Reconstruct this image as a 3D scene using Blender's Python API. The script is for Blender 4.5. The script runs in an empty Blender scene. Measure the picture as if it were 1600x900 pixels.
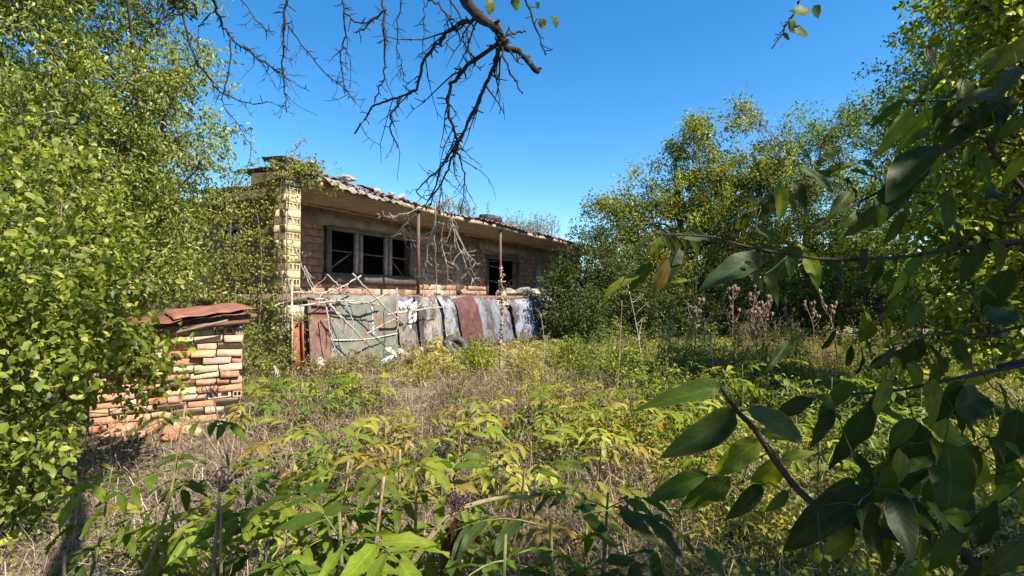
import bpy, math, random
import numpy as np
from mathutils import Vector, Matrix, Euler

random.seed(7)
R = np.random.default_rng(11)
C = bpy.context.scene.collection
SC = bpy.context.scene

# ------------------------------------------------------------------ camera
CAM = np.array([0.0, 0.0, 1.6])
PITCH = math.atan(15 / 800.0)
cam_d = bpy.data.cameras.new('camera')
cam = bpy.data.objects.new('camera', cam_d)
C.objects.link(cam)
cam.location = CAM
cam.rotation_euler = (math.pi / 2 + PITCH, 0, 0)
cam_d.sensor_width = 36
cam_d.lens = 18.0
cam_d.clip_start = 0.05
cam_d.clip_end = 2000
SC.camera = cam

# ------------------------------------------------------------------ sky, sun
SUN_EL, SUN_AZ = math.radians(49), math.atan2(0.80, -0.60)
w = bpy.data.worlds.new('World')
SC.world = w
w.use_nodes = True
nt = w.node_tree
nt.nodes.clear()
sky = nt.nodes.new('ShaderNodeTexSky')
sky.sky_type = 'NISHITA'
sky.sun_disc = False
sky.sun_elevation = SUN_EL
sky.sun_rotation = SUN_AZ
sky.altitude = 300
sky.air_density = 1.0
sky.dust_density = 0.25
sky.ozone_density = 2.5
hs = nt.nodes.new('ShaderNodeHueSaturation')
hs.inputs['Saturation'].default_value = 1.36
hs.inputs['Hue'].default_value = 0.497
bg = nt.nodes.new('ShaderNodeBackground')
bg.inputs['Strength'].default_value = 0.085
wo = nt.nodes.new('ShaderNodeOutputWorld')
nt.links.new(sky.outputs[0], hs.inputs['Color'])
nt.links.new(hs.outputs[0], bg.inputs[0])
nt.links.new(bg.outputs[0], wo.inputs[0])
sd = bpy.data.lights.new('sun', 'SUN')
sd.energy = 5.0
sd.angle = math.radians(0.53)
sd.color = (1.0, 0.93, 0.82)
so = bpy.data.objects.new('sun', sd)
C.objects.link(so)
SUN_DIR = Vector((math.sin(SUN_AZ) * math.cos(SUN_EL), math.cos(SUN_AZ) * math.cos(SUN_EL), math.sin(SUN_EL)))
so.rotation_euler = SUN_DIR.to_track_quat('Z', 'Y').to_euler()
so.location = (6, -6, 12)
SC.view_settings.view_transform = 'Standard'
SC.view_settings.look = 'None'
SC.view_settings.exposure = 1.52
SC.view_settings.gamma = 1
SC.view_settings.use_curve_mapping = False
SC.cycles.adaptive_threshold = 0.02
SC.cycles.max_bounces = 4
SC.cycles.diffuse_bounces = 2
SC.cycles.transmission_bounces = 3

# ------------------------------------------------------------------ helpers
cp, sp_ = math.cos(PITCH), math.sin(PITCH)


def ray(px, py):
    a, b = (px - 800) / 800.0, (450 - py) / 800.0
    return np.array([a, cp - b * sp_, sp_ + b * cp])


def at(px, py, Y):
    r = ray(px, py)
    return CAM + r * (Y / r[1])


HA = math.atan2(0.872, 0.49)               # facade direction
HO = np.array([-3.84, 10.5, 0.0])
Du = np.array([math.cos(HA), math.sin(HA), 0])
Dv = np.array([math.sin(HA), -math.cos(HA), 0])   # out of the facade, towards the garden


def loc(u, v, z):
    return HO + Du * u + Dv * v + np.array([0, 0, z])


def onplane(px, py, v):
    r = ray(px, py)
    t = (v - np.dot(CAM - HO, Dv)) / np.dot(r, Dv)
    return CAM + r * t


def uv_of(p):
    d = np.asarray(p) - HO
    return float(np.dot(d, Du)), float(np.dot(d, Dv))


def smooth(a, b, x):
    t = np.clip((x - a) / (b - a), 0, 1)
    return t * t * (3 - 2 * t)


def gh(x, y):
    x = np.asarray(x, float)
    y = np.asarray(y, float)
    h = 0.30 * smooth(4.5, 8.5, y - 0.25 * x)
    h = h + 0.06 * np.sin(x * 1.3 + 0.7) * np.cos(y * 1.1) + 0.045 * np.sin(x * 3.1 + y * 1.9) * np.sin(y * 2.7 - x) + 0.012 * np.sin(x * 9.1 - y * 7.3)
    far = np.hypot(x, y)
    h = h + .20 * np.exp(-((x + 3.25) ** 2 + (y - 5.0) ** 2) / 1.3)
    return h + 6.0 * smooth(30, 160, far) * (0.5 + 0.5 * np.sin(x * 0.02 + 1))


def link(o, parent=None):
    C.objects.link(o)
    if parent is not None:
        o.parent = parent
    return o


def tag(o, label=None, cat=None, group=None, kind=None):
    if label:
        o['label'] = label
    if cat:
        o['category'] = cat
    if group:
        o['group'] = group
    if kind:
        o['kind'] = kind
    return o


def empty(name, p=(0, 0, 0), rz=0, label=None, cat=None, group=None):
    o = bpy.data.objects.new(name, None)
    o.location = p
    o.rotation_euler = (0, 0, rz)
    o.empty_display_size = 0.1
    C.objects.link(o)
    return tag(o, label, cat, group)


def mesh_np(name, V, F, mat, tint=None, uv=None, smooth_=False):
    """V (n,3); F list/array of equal-size faces or list of such arrays."""
    me = bpy.data.meshes.new(name)
    if isinstance(F, np.ndarray):
        F = [F]
    V = np.asarray(V, np.float32)
    me.vertices.add(len(V))
    me.vertices.foreach_set('co', V.ravel())
    nl = sum(f.size for f in F)
    npoly = sum(len(f) for f in F)
    me.loops.add(nl)
    me.polygons.add(npoly)
    me.loops.foreach_set('vertex_index', np.concatenate([f.ravel() for f in F]).astype(np.int32))
    tot = np.concatenate([np.full(len(f), f.shape[1], np.int32) for f in F])
    st = np.concatenate([[0], np.cumsum(tot)[:-1]]).astype(np.int32)
    me.polygons.foreach_set('loop_start', st)
    if smooth_:
        me.polygons.foreach_set('use_smooth', np.ones(npoly, bool))
    me.update(calc_edges=True)
    if tint is not None:
        ca = me.attributes.new('tint', 'FLOAT_COLOR', 'POINT')
        c = np.ones((len(V), 4), np.float32)
        c[:, :3] = tint
        ca.data.foreach_set('color', c.ravel())
    if uv is not None:
        ua = me.attributes.new('leafuv', 'FLOAT_VECTOR', 'POINT')
        q = np.zeros((len(V), 3), np.float32)
        q[:, :2] = uv
        ua.data.foreach_set('vector', q.ravel())
    me.materials.append(mat)
    return me


def obj(name, me, parent=None, loc_=None, rot=None, scale=None, color=None):
    o = bpy.data.objects.new(name, me)
    if loc_ is not None:
        o.location = loc_
    if rot is not None:
        o.rotation_euler = rot
    if scale is not None:
        o.scale = scale
    if color is not None:
        o.color = (*color, 1)
    return link(o, parent)


class MB:
    def __init__(s):
        s.v, s.f, s.n = [], {}, 0
        s.t = []

    def add(s, V, F, tint=(1, 1, 1)):
        V = np.asarray(V, float)
        F = np.asarray(F, int)
        s.v.append(V)
        s.f.setdefault(F.shape[1], []).append(F + s.n)
        s.t.append(np.tile(np.asarray(tint, float), (len(V), 1)))
        s.n += len(V)

    def box(s, c, size, rot=None, jit=0.0, tint=(1, 1, 1), taper=None):
        h = np.array(size) / 2
        V = np.array([[x, y, z] for x in (-1, 1) for y in (-1, 1) for z in (-1, 1)], float) * h
        if jit:
            V += R.normal(0, jit, V.shape)
        if rot is not None:
            V = V @ np.array(Euler(rot).to_matrix()).T
        s.add(V + np.array(c), [[0, 1, 3, 2], [4, 6, 7, 5], [0, 4, 5, 1], [2, 3, 7, 6], [0, 2, 6, 4], [1, 5, 7, 3]], tint)

    def beam(s, a, b, wx, wy, jit=0.0, tint=(1, 1, 1), roll=0):
        a, b = np.array(a, float), np.array(b, float)
        d = Vector(b - a)
        q = d.to_track_quat('Z', 'Y')
        m = np.array((q.to_matrix() @ Matrix.Rotation(roll, 3, 'Z')))
        h = np.array([wx, wy, d.length]) / 2
        V = np.array([[x, y, z] for x in (-1, 1) for y in (-1, 1) for z in (-1, 1)], float) * h
        if jit:
            V += R.normal(0, jit, V.shape)
        s.add(V @ m.T + (a + b) / 2, [[0, 1, 3, 2], [4, 6, 7, 5], [0, 4, 5, 1], [2, 3, 7, 6], [0, 2, 6, 4], [1, 5, 7, 3]], tint)

    def tube(s, pts, rad, n=6, cap=True, tint=(1, 1, 1)):
        P = np.asarray(pts, float)
        k = len(P)
        rad = np.broadcast_to(np.asarray(rad, float), (k,))
        T = np.gradient(P, axis=0)
        T /= np.linalg.norm(T, axis=1, keepdims=True) + 1e-9
        up = np.array([0.3, 0.2, 1.0])
        A = np.cross(T, up)
        bad = np.linalg.norm(A, axis=1) < 0.15
        A[bad] = np.cross(T[bad], [1, 0, 0])
        A /= np.linalg.norm(A, axis=1, keepdims=True)
        B = np.cross(T, A)
        an = np.arange(n) * 2 * math.pi / n
        V = (P[:, None, :] + rad[:, None, None] * (np.cos(an)[None, :, None] * A[:, None, :] + np.sin(an)[None, :, None] * B[:, None, :])).reshape(-1, 3)
        i = np.arange(k - 1)[:, None] * n
        j = np.arange(n)[None, :]
        j2 = (j + 1) % n
        F = np.stack([i + j, i + j2, i + n + j2, i + n + j], -1).reshape(-1, 4)
        if cap:
            V = np.vstack([V, P[0], P[-1]])
            c0, c1 = k * n, k * n + 1
            F3 = np.array([[c0, (a + 1) % n, a] for a in range(n)] + [[c1, (k - 1) * n + a, (k - 1) * n + (a + 1) % n] for a in range(n)])
            off = s.n
            s.add(V, F, tint)
            s.f.setdefault(3, []).append(F3 + off)
        else:
            s.add(V, F, tint)

    def mesh(s, name, mat, smooth_=False):
        F = [np.vstack(x) for x in s.f.values()]
        return mesh_np(name, np.vstack(s.v), F, mat, tint=np.vstack(s.t), smooth_=smooth_)

    def build(s, name, mat, parent=None, smooth_=False, color=None):
        return obj(name, s.mesh(name, mat, smooth_), parent, color=color)


def spline(pts, k=6):
    P = [np.asarray(p, float) for p in pts]
    if len(P) < 3:
        t = np.linspace(0, 1, k + 1)[:, None]
        return P[0] * (1 - t) + P[1] * t
    Q = [2 * P[0] - P[1]] + P + [2 * P[-1] - P[-2]]
    out = []
    for i in range(1, len(Q) - 2):
        for t in np.linspace(0, 1, k, endpoint=False):
            a, b, c, d = Q[i - 1], Q[i], Q[i + 1], Q[i + 2]
            out.append(0.5 * (2 * b + (c - a) * t + (2 * a - 5 * b + 4 * c - d) * t * t + (3 * b - a - 3 * c + d) * t ** 3))
    out.append(P[-1])
    return np.array(out)


# ------------------------------------------------------------------ materials
def new_mat(name):
    m = bpy.data.materials.new(name)
    m.use_nodes = True
    n = m.node_tree.nodes
    n.clear()
    return m, n, m.node_tree.links


def mixcol(n, l, fac, a, b, mode='MIX'):
    x = n.new('ShaderNodeMix')
    x.data_type = 'RGBA'
    x.blend_type = mode
    for s, v in ((0, fac), (6, a), (7, b)):
        if hasattr(v, 'is_output'):
            l.new(v, x.inputs[s])
        elif s == 0:
            x.inputs[0].default_value = v
        else:
            x.inputs[s].default_value = (*v, 1)
    return x.outputs[2]


def noise(n, l, scale, detail=5, rough=0.6, coord=None, dist=0.0):
    x = n.new('ShaderNodeTexNoise')
    x.inputs['Scale'].default_value = scale
    x.inputs['Detail'].default_value = detail
    x.inputs['Roughness'].default_value = rough
    x.inputs['Distortion'].default_value = dist
    if coord is not None:
        l.new(coord, x.inputs['Vector'])
    return x.outputs['Fac']


def ramp(n, l, src, a, b):
    x = n.new('ShaderNodeMapRange')
    x.inputs['From Min'].default_value = a
    x.inputs['From Max'].default_value = b
    l.new(src, x.inputs['Value'])
    return x.outputs[0]


def surf(name, base=None, dark=(0.5, 0.5, 0.5), light=(1.25, 1.2, 1.15), scale=6, rough=0.85, bump=0.3, bscale=40, stain=None, stain_scale=2.0, stain_lo=0.52, stain_hi=0.62, source='object', spec=0.3, streak=None):
    """colour = (object colour or per-piece tint) x noise, with stains of another colour"""
    m, n, l = new_mat(name)
    out = n.new('ShaderNodeOutputMaterial')
    b = n.new('ShaderNodeBsdfPrincipled')
    tc = n.new('ShaderNodeTexCoord')
    geo = n.new('ShaderNodeNewGeometry')
    co = geo.outputs['Position']
    if base is not None:
        r = n.new('ShaderNodeRGB')
        r.outputs[0].default_value = (*base, 1)
        c = r.outputs[0]
    elif source == 'object':
        c = n.new('ShaderNodeObjectInfo').outputs['Color']
    else:
        a = n.new('ShaderNodeAttribute')
        a.attribute_name = 'tint'
        c = a.outputs['Color']
    f = ramp(n, l, noise(n, l, scale, 6, 0.65, co), 0.3, 0.7)
    c = mixcol(n, l, 1.0, c, mixcol(n, l, f, tuple(.84 * q for q in dark), tuple(.84 * q for q in light)), 'MULTIPLY')
    if stain is not None:
        mp = n.new('ShaderNodeMapping')
        l.new(co, mp.inputs['Vector'])
        if streak:
            mp.inputs['Scale'].default_value = (1, 1, streak)
        s = ramp(n, l, noise(n, l, stain_scale, 6, 0.7, mp.outputs[0]), stain_lo, stain_hi)
        c = mixcol(n, l, s, c, stain)
    l.new(c, b.inputs['Base Color'])
    b.inputs['Roughness'].default_value = rough
    b.inputs['Specular IOR Level'].default_value = spec
    if bump:
        bp = n.new('ShaderNodeBump')
        bp.inputs['Strength'].default_value = bump
        bp.inputs['Distance'].default_value = 0.02
        l.new(noise(n, l, bscale, 6, 0.7, co), bp.inputs['Height'])
        l.new(bp.outputs[0], b.inputs['Normal'])
    l.new(b.outputs[0], out.inputs[0])
    return m


def leaf_mat(name, source='tint', trans=0.4, veins=False, rough=0.45, spec=0.35, sat=1.0):
    m, n, l = new_mat(name)
    out = n.new('ShaderNodeOutputMaterial')
    if source == 'tint':
        a = n.new('ShaderNodeAttribute')
        a.attribute_name = 'tint'
        c = a.outputs['Color']
    else:
        c = n.new('ShaderNodeObjectInfo').outputs['Color']
    b = n.new('ShaderNodeBsdfPrincipled')
    c = mixcol(n, l, 1.0, c, (.88, .88, .88), 'MULTIPLY')
    if veins:
        ua = n.new('ShaderNodeAttribute')
        ua.attribute_name = 'leafuv'
        sx = n.new('ShaderNodeSeparateXYZ')
        l.new(ua.outputs['Vector'], sx.inputs[0])

        def mth(op, a, b_=None):
            x = n.new('ShaderNodeMath')
            x.operation = op
            for i, v in enumerate((a, b_)):
                if v is None:
                    continue
                if hasattr(v, 'is_output'):
                    l.new(v, x.inputs[i])
                else:
                    x.inputs[i].default_value = v
            return x.outputs[0]
        t, s = sx.outputs[0], mth('ABSOLUTE', sx.outputs[1])
        fr = mth('FRACT', mth('MULTIPLY', mth('SUBTRACT', t, mth('MULTIPLY', s, 0.22)), 9.0))
        d = mth('ABSOLUTE', mth('SUBTRACT', fr, 0.5))
        side = ramp(n, l, d, 0.10, 0.02)
        mid = ramp(n, l, s, 0.09, 0.03)
        vein = mth('MAXIMUM', mth('MULTIPLY', side, 0.55), mid)
        geo = n.new('ShaderNodeNewGeometry')
        mott = ramp(n, l, noise(n, l, 30, 5, 0.6, geo.outputs['Position']), 0.3, 0.7)
        c = mixcol(n, l, 1.0, c, mixcol(n, l, mott, (0.72, 0.78, 0.7), (1.18, 1.12, 1.1)), 'MULTIPLY')
        c = mixcol(n, l, mth('MULTIPLY', vein, 0.55), c, mixcol(n, l, 1.0, c, (1.9, 1.7, 1.7), 'MULTIPLY'))
        edge = ramp(n, l, mth('ADD', s, mth('MULTIPLY', noise(n, l, 22, 3, 0.6, geo.outputs['Position']), 0.5)), 1.16, 1.24)
        c = mixcol(n, l, mth('MULTIPLY', edge, 0.75), c, (0.13, 0.075, 0.025))
        spots = ramp(n, l, noise(n, l, 85, 3, 0.5, geo.outputs['Position']), 0.69, 0.73)
        c = mixcol(n, l, mth('MULTIPLY', spots, 0.8), c, (0.06, 0.035, 0.012))
        bp = n.new('ShaderNodeBump')
        bp.inputs['Strength'].default_value = 0.22
        bp.inputs['Distance'].default_value = 0.002
        l.new(mth('MULTIPLY', d, -1.0), bp.inputs['Height'])
        l.new(bp.outputs[0], b.inputs['Normal'])
    l.new(c, b.inputs['Base Color'])
    b.inputs['Roughness'].default_value = rough
    b.inputs['Specular IOR Level'].default_value = spec
    tr = n.new('ShaderNodeBsdfTranslucent')
    tcol = mixcol(n, l, 1.0, c, (1.85, 1.7, 0.4), 'MULTIPLY')
    l.new(tcol, tr.inputs['Color'])
    mx = n.new('ShaderNodeMixShader')
    mx.inputs[0].default_value = trans
    l.new(b.outputs[0], mx.inputs[1])
    l.new(tr.outputs[0], mx.inputs[2])
    l.new(mx.outputs[0], out.inputs[0])
    return m


M = {}
M['leaf'] = leaf_mat('foliage', 'tint', 0.40, rough=0.45, spec=0.22)
M['bigleaf'] = leaf_mat('broad_leaf', 'object', 0.5, veins=True, rough=0.5, spec=0.14)
M['dry'] = leaf_mat('dry_straw', 'tint', 0.2, rough=0.7, spec=0.2)
M['bark'] = surf('bark', source='tint', scale=14, bump=0.8, bscale=60, rough=0.95, stain=(0.19, 0.18, 0.13), stain_scale=7, stain_lo=0.58, stain_hi=0.7)
M['twig'] = surf('twig', source='tint', scale=30, bump=0.4, bscale=120, rough=0.9)
M['brick'] = surf('fired_brick', source='object', scale=18, dark=(0.74, 0.72, 0.7), light=(1.2, 1.2, 1.2), bump=0.5, bscale=70, rough=0.92, stain=(0.42, 0.38, 0.32), stain_scale=9, stain_lo=0.6, stain_hi=0.72)
M['brickt'] = surf('fired_brick_mass', source='tint', scale=18, dark=(0.62, 0.6, 0.58), light=(1.2, 1.2, 1.2), bump=0.5, bscale=70, rough=0.92, stain=(0.42, 0.38, 0.32), stain_scale=9, stain_lo=0.6, stain_hi=0.72)
M['mortar'] = surf('old_mortar', (0.36, 0.31, 0.25), scale=10, bump=0.8, bscale=45)
M['concrete'] = surf('weathered_concrete', (0.34, 0.30, 0.24), scale=3, bump=0.5, bscale=30, stain=(0.16, 0.12, 0.08), stain_scale=1.6, stain_lo=0.5, stain_hi=0.75)
M['slab'] = surf('stained_slab_edge', (0.19, 0.135, 0.10), scale=5, bump=0.9, bscale=14, stain=(0.10, 0.06, 0.042), stain_scale=2.4, stain_lo=0.45, stain_hi=0.62)
M['soffit'] = surf('board_marked_concrete', (0.38, 0.285, 0.18), scale=4.5, dark=(.6, .58, .55), light=(1.2, 1.2, 1.2), bump=1.0, bscale=16, stain=(0.2, 0.13, 0.07), stain_scale=1.3, stain_lo=0.5, stain_hi=0.75)
M['plaster'] = surf('cream_plaster', (0.50, 0.44, 0.32), scale=5, bump=0.6, bscale=35, stain=(0.38, 0.33, 0.25), stain_scale=3.0, stain_lo=0.55, stain_hi=0.68)
M['dark_in'] = surf('dark_plaster', (0.10, 0.085, 0.07), scale=3, bump=0.3)  # one dark plaster tone on all inner walls
M['wood'] = surf('grey_weathered_wood', source='object', scale=9, dark=(0.5, 0.48, 0.45), light=(1.25, 1.2, 1.15), bump=0.6, bscale=50)
M['rust'] = surf('rusty_steel', source='object', scale=8, dark=(0.45, 0.4, 0.4), light=(1.3, 1.2, 1.1), bump=0.4, bscale=60, rough=0.75, spec=0.4, stain=(0.13, 0.05, 0.025), stain_scale=5, stain_lo=0.5, stain_hi=0.66)
M['sheet'] = surf('painted_sheet', source='object', scale=4, dark=(0.6, 0.6, 0.6), light=(1.2, 1.2, 1.2), bump=0.25, bscale=30, rough=0.7, stain=(0.15, 0.07, 0.04), stain_scale=2.2, stain_lo=0.54, stain_hi=0.66, streak=0.35)
M['zinc'] = surf('zinc_and_rust_sheet', source='object', scale=5, dark=(0.55, 0.55, 0.58), light=(1.2, 1.2, 1.2), bump=0.2, rough=0.6, spec=0.4, stain=(0.042, 0.028, 0.028), stain_scale=1.9, stain_lo=0.47, stain_hi=0.55, streak=0.7)
M['roofing'] = surf('old_roofing', source='object', scale=5, dark=(0.5, 0.5, 0.5), light=(1.25, 1.2, 1.2), bump=0.6, bscale=30, stain=(0.26, 0.22, 0.17), stain_scale=4, stain_lo=0.55, stain_hi=0.7)
M['rubber'] = surf('old_rubber', (0.045, 0.045, 0.047), scale=10, rough=0.7, stain=(0.17, 0.16, 0.14), stain_scale=5, stain_lo=0.5, stain_hi=0.75)
M['stone'] = surf('pale_stone', source='object', scale=12, bump=0.7, bscale=40)
M['rag'] = surf('faded_cloth', source='object', scale=14, bump=0.3, bscale=50, rough=0.95)
M['paint_line'] = surf('white_paint', (0.7, 0.68, 0.62), scale=20, bump=0.1)


def plastic():
    m, n, l = new_mat('clear_blue_plastic')
    out = n.new('ShaderNodeOutputMaterial')
    b = n.new('ShaderNodeBsdfPrincipled')
    b.inputs['Base Color'].default_value = (0.55, 0.68, 0.82, 1)
    b.inputs['Roughness'].default_value = 0.18
    b.inputs['Transmission Weight'].default_value = 0.55
    b.inputs['IOR'].default_value = 1.3
    l.new(b.outputs[0], out.inputs[0])
    return m


M['plastic'] = plastic()


def ground_mat():
    m, n, l = new_mat('thatch_and_soil')
    out = n.new('ShaderNodeOutputMaterial')
    b = n.new('ShaderNodeBsdfPrincipled')
    geo = n.new('ShaderNodeNewGeometry')
    co = geo.outputs['Position']
    a = ramp(n, l, noise(n, l, 1.2, 6, 0.65, co), 0.35, 0.65)
    c = mixcol(n, l, a, (0.15, 0.115, 0.07), (0.085, 0.075, 0.035))
    f = ramp(n, l, noise(n, l, 45, 6, 0.75, co, 1.0), 0.35, 0.68)
    c = mixcol(n, l, f, c, (0.26, 0.21, 0.13))
    l.new(c, b.inputs['Base Color'])
    b.inputs['Roughness'].default_value = 0.95
    bp = n.new('ShaderNodeBump')
    bp.inputs['Strength'].default_value = 0.9
    bp.inputs['Distance'].default_value = 0.05
    l.new(noise(n, l, 28, 8, 0.75, co, 0.5), bp.inputs['Height'])
    l.new(bp.outputs[0], b.inputs['Normal'])
    l.new(b.outputs[0], out.inputs[0])
    return m


M['ground'] = ground_mat()

# ------------------------------------------------------------------ ground
xs = np.unique(np.concatenate([np.linspace(-260, -30, 24), np.linspace(-30, -12, 19), np.linspace(-12, 14, 131), np.linspace(14, 30, 17), np.linspace(30, 260, 24)]))
ys = np.unique(np.concatenate([np.linspace(-60, -6, 19), np.linspace(-6, 18, 121), np.linspace(18, 40, 23), np.linspace(40, 400, 30)]))
gx, gy = np.meshgrid(xs, ys)
GV = np.stack([gx, gy, gh(gx, gy)], -1).reshape(-1, 3)
ii = (np.arange(len(ys) - 1)[:, None] * len(xs) + np.arange(len(xs) - 1)[None, :]).ravel()
GF = np.stack([ii, ii + 1, ii + len(xs) + 1, ii + len(xs)], -1)
tag(obj('ground', mesh_np('ground', GV, GF, M['ground'], smooth_=True)), kind='structure')


def gz(x, y):
    return float(gh(x, y))


def in_house(x, y, vmax=1.35):
    dx, dy = x - HO[0], y - HO[1]
    u = dx * Du[0] + dy * Du[1]
    v = dx * Dv[0] + dy * Dv[1]
    return (u > -2.0) & (u < 14.5) & (v < vmax) & (v > -7)


# ------------------------------------------------------------------ brick pieces
def brick_mesh(name, rough_=0.026):
    """unit brick, chamfered and chipped, 44 triangles"""
    c = 0.028
    V, idx = [], {}
    for x in (-1, 1):
        for y in (-1, 1):
            for z in (-1, 1):
                for k in range(3):
                    p = np.array([x, y, z], float) * 0.5
                    for j in range(3):
                        if j != k:
                            p[j] -= np.sign(p[j]) * c * (0.5 + random.random()) * (0.5 if j == 0 else 1)
                    idx[(x, y, z, k)] = len(V)
                    V.append(p + R.normal(0, rough_, 3) * [0.4, 1, 1])
    F4, F3 = [], []
    for k in range(3):
        o = [j for j in range(3) if j != k]
        for s in (-1, 1):
            q = []
            for a, b in ((-1, -1), (1, -1), (1, 1), (-1, 1)):
                key = [0, 0, 0]
                key[k], key[o[0]], key[o[1]] = s, a, b
                q.append(idx[(*key, k)])
            if (s == 1) == (k == 1):
                q = q[::-1]
            F4.append(q)
    for k1 in range(3):
        for k2 in range(k1 + 1, 3):
            o = 3 - k1 - k2
            for a in (-1, 1):
                for b in (-1, 1):
                    q = []
                    for t, kk in ((-1, k1), (1, k1), (1, k2), (-1, k2)):
                        key = [0, 0, 0]
                        key[k1], key[k2], key[o] = a, b, t
                        q.append(idx[(*key, kk)])
                    F4.append(q)
    for x in (-1, 1):
        for y in (-1, 1):
            for z in (-1, 1):
                F3.append([idx[(x, y, z, k)] for k in range(3)])
    me = mesh_np(name, np.array(V), [np.array(F4), np.array(F3)], M['brick'])
    import bmesh
    bm = bmesh.new()
    bm.from_mesh(me)
    bmesh.ops.recalc_face_normals(bm, faces=bm.faces)
    bm.to_mesh(me)
    bm.free()
    return me


BR = [brick_mesh('brick_shape') for _ in range(6)]


def hollow_mesh(name, cols, rows=1):
    """unit brick whose -y face shows open perforations"""
    gx_ = [-0.5]
    wall = 0.09 if cols > 2 else 0.13
    cw = (1 - wall * (cols + 1)) / cols
    for i in range(cols):
        gx_ += [gx_[-1] + wall, gx_[-1] + wall + cw]
    gx_.append(0.5)
    wz = 0.15 if rows == 1 else 0.13
    ch = (1 - wz * (rows + 1)) / rows
    gz_ = [-0.5]
    for i in range(rows):
        gz_ += [gz_[-1] + wz, gz_[-1] + wz + ch]
    gz_.append(0.5)
    mb = MB()
    q = [[0, 1, 2, 3]]
    for i in range(len(gx_) - 1):
        for j in range(len(gz_) - 1):
            a, b, c, d = gx_[i], gx_[i + 1], gz_[j], gz_[j + 1]
            if i % 2 == 1 and j % 2 == 1:
                y = 0.25
                mb.add([[a, y, c], [b, y, c], [b, y, d], [a, y, d]], q)
                mb.add([[a, -.5, c], [b, -.5, c], [b, y, c], [a, y, c]], q)
                mb.add([[a, y, d], [b, y, d], [b, -.5, d], [a, -.5, d]], q)
                mb.add([[a, -.5, c], [a, y, c], [a, y, d], [a, -.5, d]], q)
                mb.add([[b, y, c], [b, -.5, c], [b, -.5, d], [b, y, d]], q)
            else:
                mb.add([[a, -.5, c], [b, -.5, c], [b, -.5, d], [a, -.5, d]], q)
    h = .5
    mb.add([[-h, h, -h], [-h, h, h], [h, h, h], [h, h, -h]], q)
    mb.add([[-h, -h, -h], [-h, h, -h], [h, h, -h], [h, -h, -h]], q)
    mb.add([[-h, -h, h], [h, -h, h], [h, h, h], [-h, h, h]], q)
    mb.add([[-h, -h, -h], [-h, -h, h], [-h, h, h], [-h, h, -h]], q)
    mb.add([[h, -h, -h], [h, h, -h], [h, h, h], [h, -h, h]], q)
    return mb.mesh(name, M['brick'])


HB2 = hollow_mesh('hollow_brick_shape', 2)
HB3 = hollow_mesh('hollow_brick_wide_shape', 4, 2)


def brick(parent, c, size, color, rz=0, tilt=0.0, me=None, name='brick'):
    me = me or random.choice(BR)
    return obj(name, me, parent, loc_=c, rot=(random.gauss(0, tilt), random.gauss(0, tilt), rz + random.gauss(0, tilt)), scale=size, color=color)


def vary(c, a=0.15, b=0.06):
    k = 1 + random.uniform(-a, a)
    return tuple(max(0.01, x * k * (1 + random.uniform(-b, b))) for x in c)


# ------------------------------------------------------------------ house
house = empty('abandoned_house', HO, HA, 'long abandoned brick house with open veranda and sagging roof', 'house')
# local axes: x along the facade, y into the house, z up
FZ = 1.66
SOF = 3.47
REDS = [(0.32, 0.19, 0.125), (0.35, 0.22, 0.15), (0.28, 0.16, 0.11), (0.37, 0.27, 0.19), (0.31, 0.21, 0.14)]

mb = MB()
xx = np.linspace(-2.0, 13.9, 140)
for i in range(139):
    a, b = xx[i], xx[i + 1]
    ya, yb = [-1.33 + .02 * math.sin(q * 3.1) + .012 * math.sin(q * 8.7 + 1) for q in (a, b)]
    za, zb = [FZ - .13 + .02 * math.sin(q * 4.3) + .012 * math.sin(q * 11.7 + 1) for q in (a, b)]
    mb.add([[a, ya, za], [b, yb, zb], [b, yb + .015, FZ - .006], [a, ya + .015, FZ - .006], [a, 6.25, FZ - .13], [b, 6.25, FZ - .13], [b, 6.25, FZ], [a, 6.25, FZ]],
           [[0, 1, 2, 3], [3, 2, 6, 7], [1, 0, 4, 5]] + ([[0, 3, 7, 4]] if i == 0 else []))
mb.build('floor_slab', M['slab'], house)
mb = MB()
mb.box((6.2, -1.2, 0.77), (15.2, 0.22, 1.52))
mb.box((-1.75, 2.5, 0.77), (0.22, 7.0, 1.52))
mb.build('plinth_wall', M['mortar'], house)
# corner pier of rendered blocks under the pillar
pier = MB()
pier.box((-1.72, -1.22, 0.2), (0.44, 0.36, 0.5))
pier = pier.build('corner_pier', M['plaster'], house)
for k in range(4):
    b_ = MB()
    b_.box((-1.72 + random.uniform(-.008, .008), -1.22, 0.5 + 0.28 * k), (0.45, 0.37, 0.272), jit=0.006)
    b_.build('block', M['plaster'], pier)

# front wall: mortar core with openings, single bricks in front of it
WIN = (0.0, 2.70, 2.03, 3.08)
DOOR = (6.15, 8.3, FZ, 2.92)
WN3 = (11.3, 12.6, 2.1, 2.95)
core = MB()
xs_ = [-1.0, WIN[0], WIN[1], DOOR[0], DOOR[1], WN3[0], WN3[1], 14.0]
for i in range(7):
    a, b = xs_[i], xs_[i + 1]
    if i == 1 or i == 3 or i == 5:
        z0, z1 = ((WIN[2], WIN[3]), None, (DOOR[2], DOOR[3]), None, (WN3[2], WN3[3]))[i - 1]
        if z0 - FZ > 0.02:
            core.box(((a + b) / 2, 0.145, (FZ + z0) / 2), (b - a - 0.002, 0.25, z0 - FZ))
        core.box(((a + b) / 2, 0.145, (z1 + SOF) / 2), (b - a - 0.002, 0.25, SOF - z1))
    else:
        core.box(((a + b) / 2, 0.145, (FZ + SOF) / 2), (b - a, 0.25, SOF - FZ))
front = core.build('front_wall', M['mortar'], house)
CH, CL = 0.146, 0.262


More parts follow.
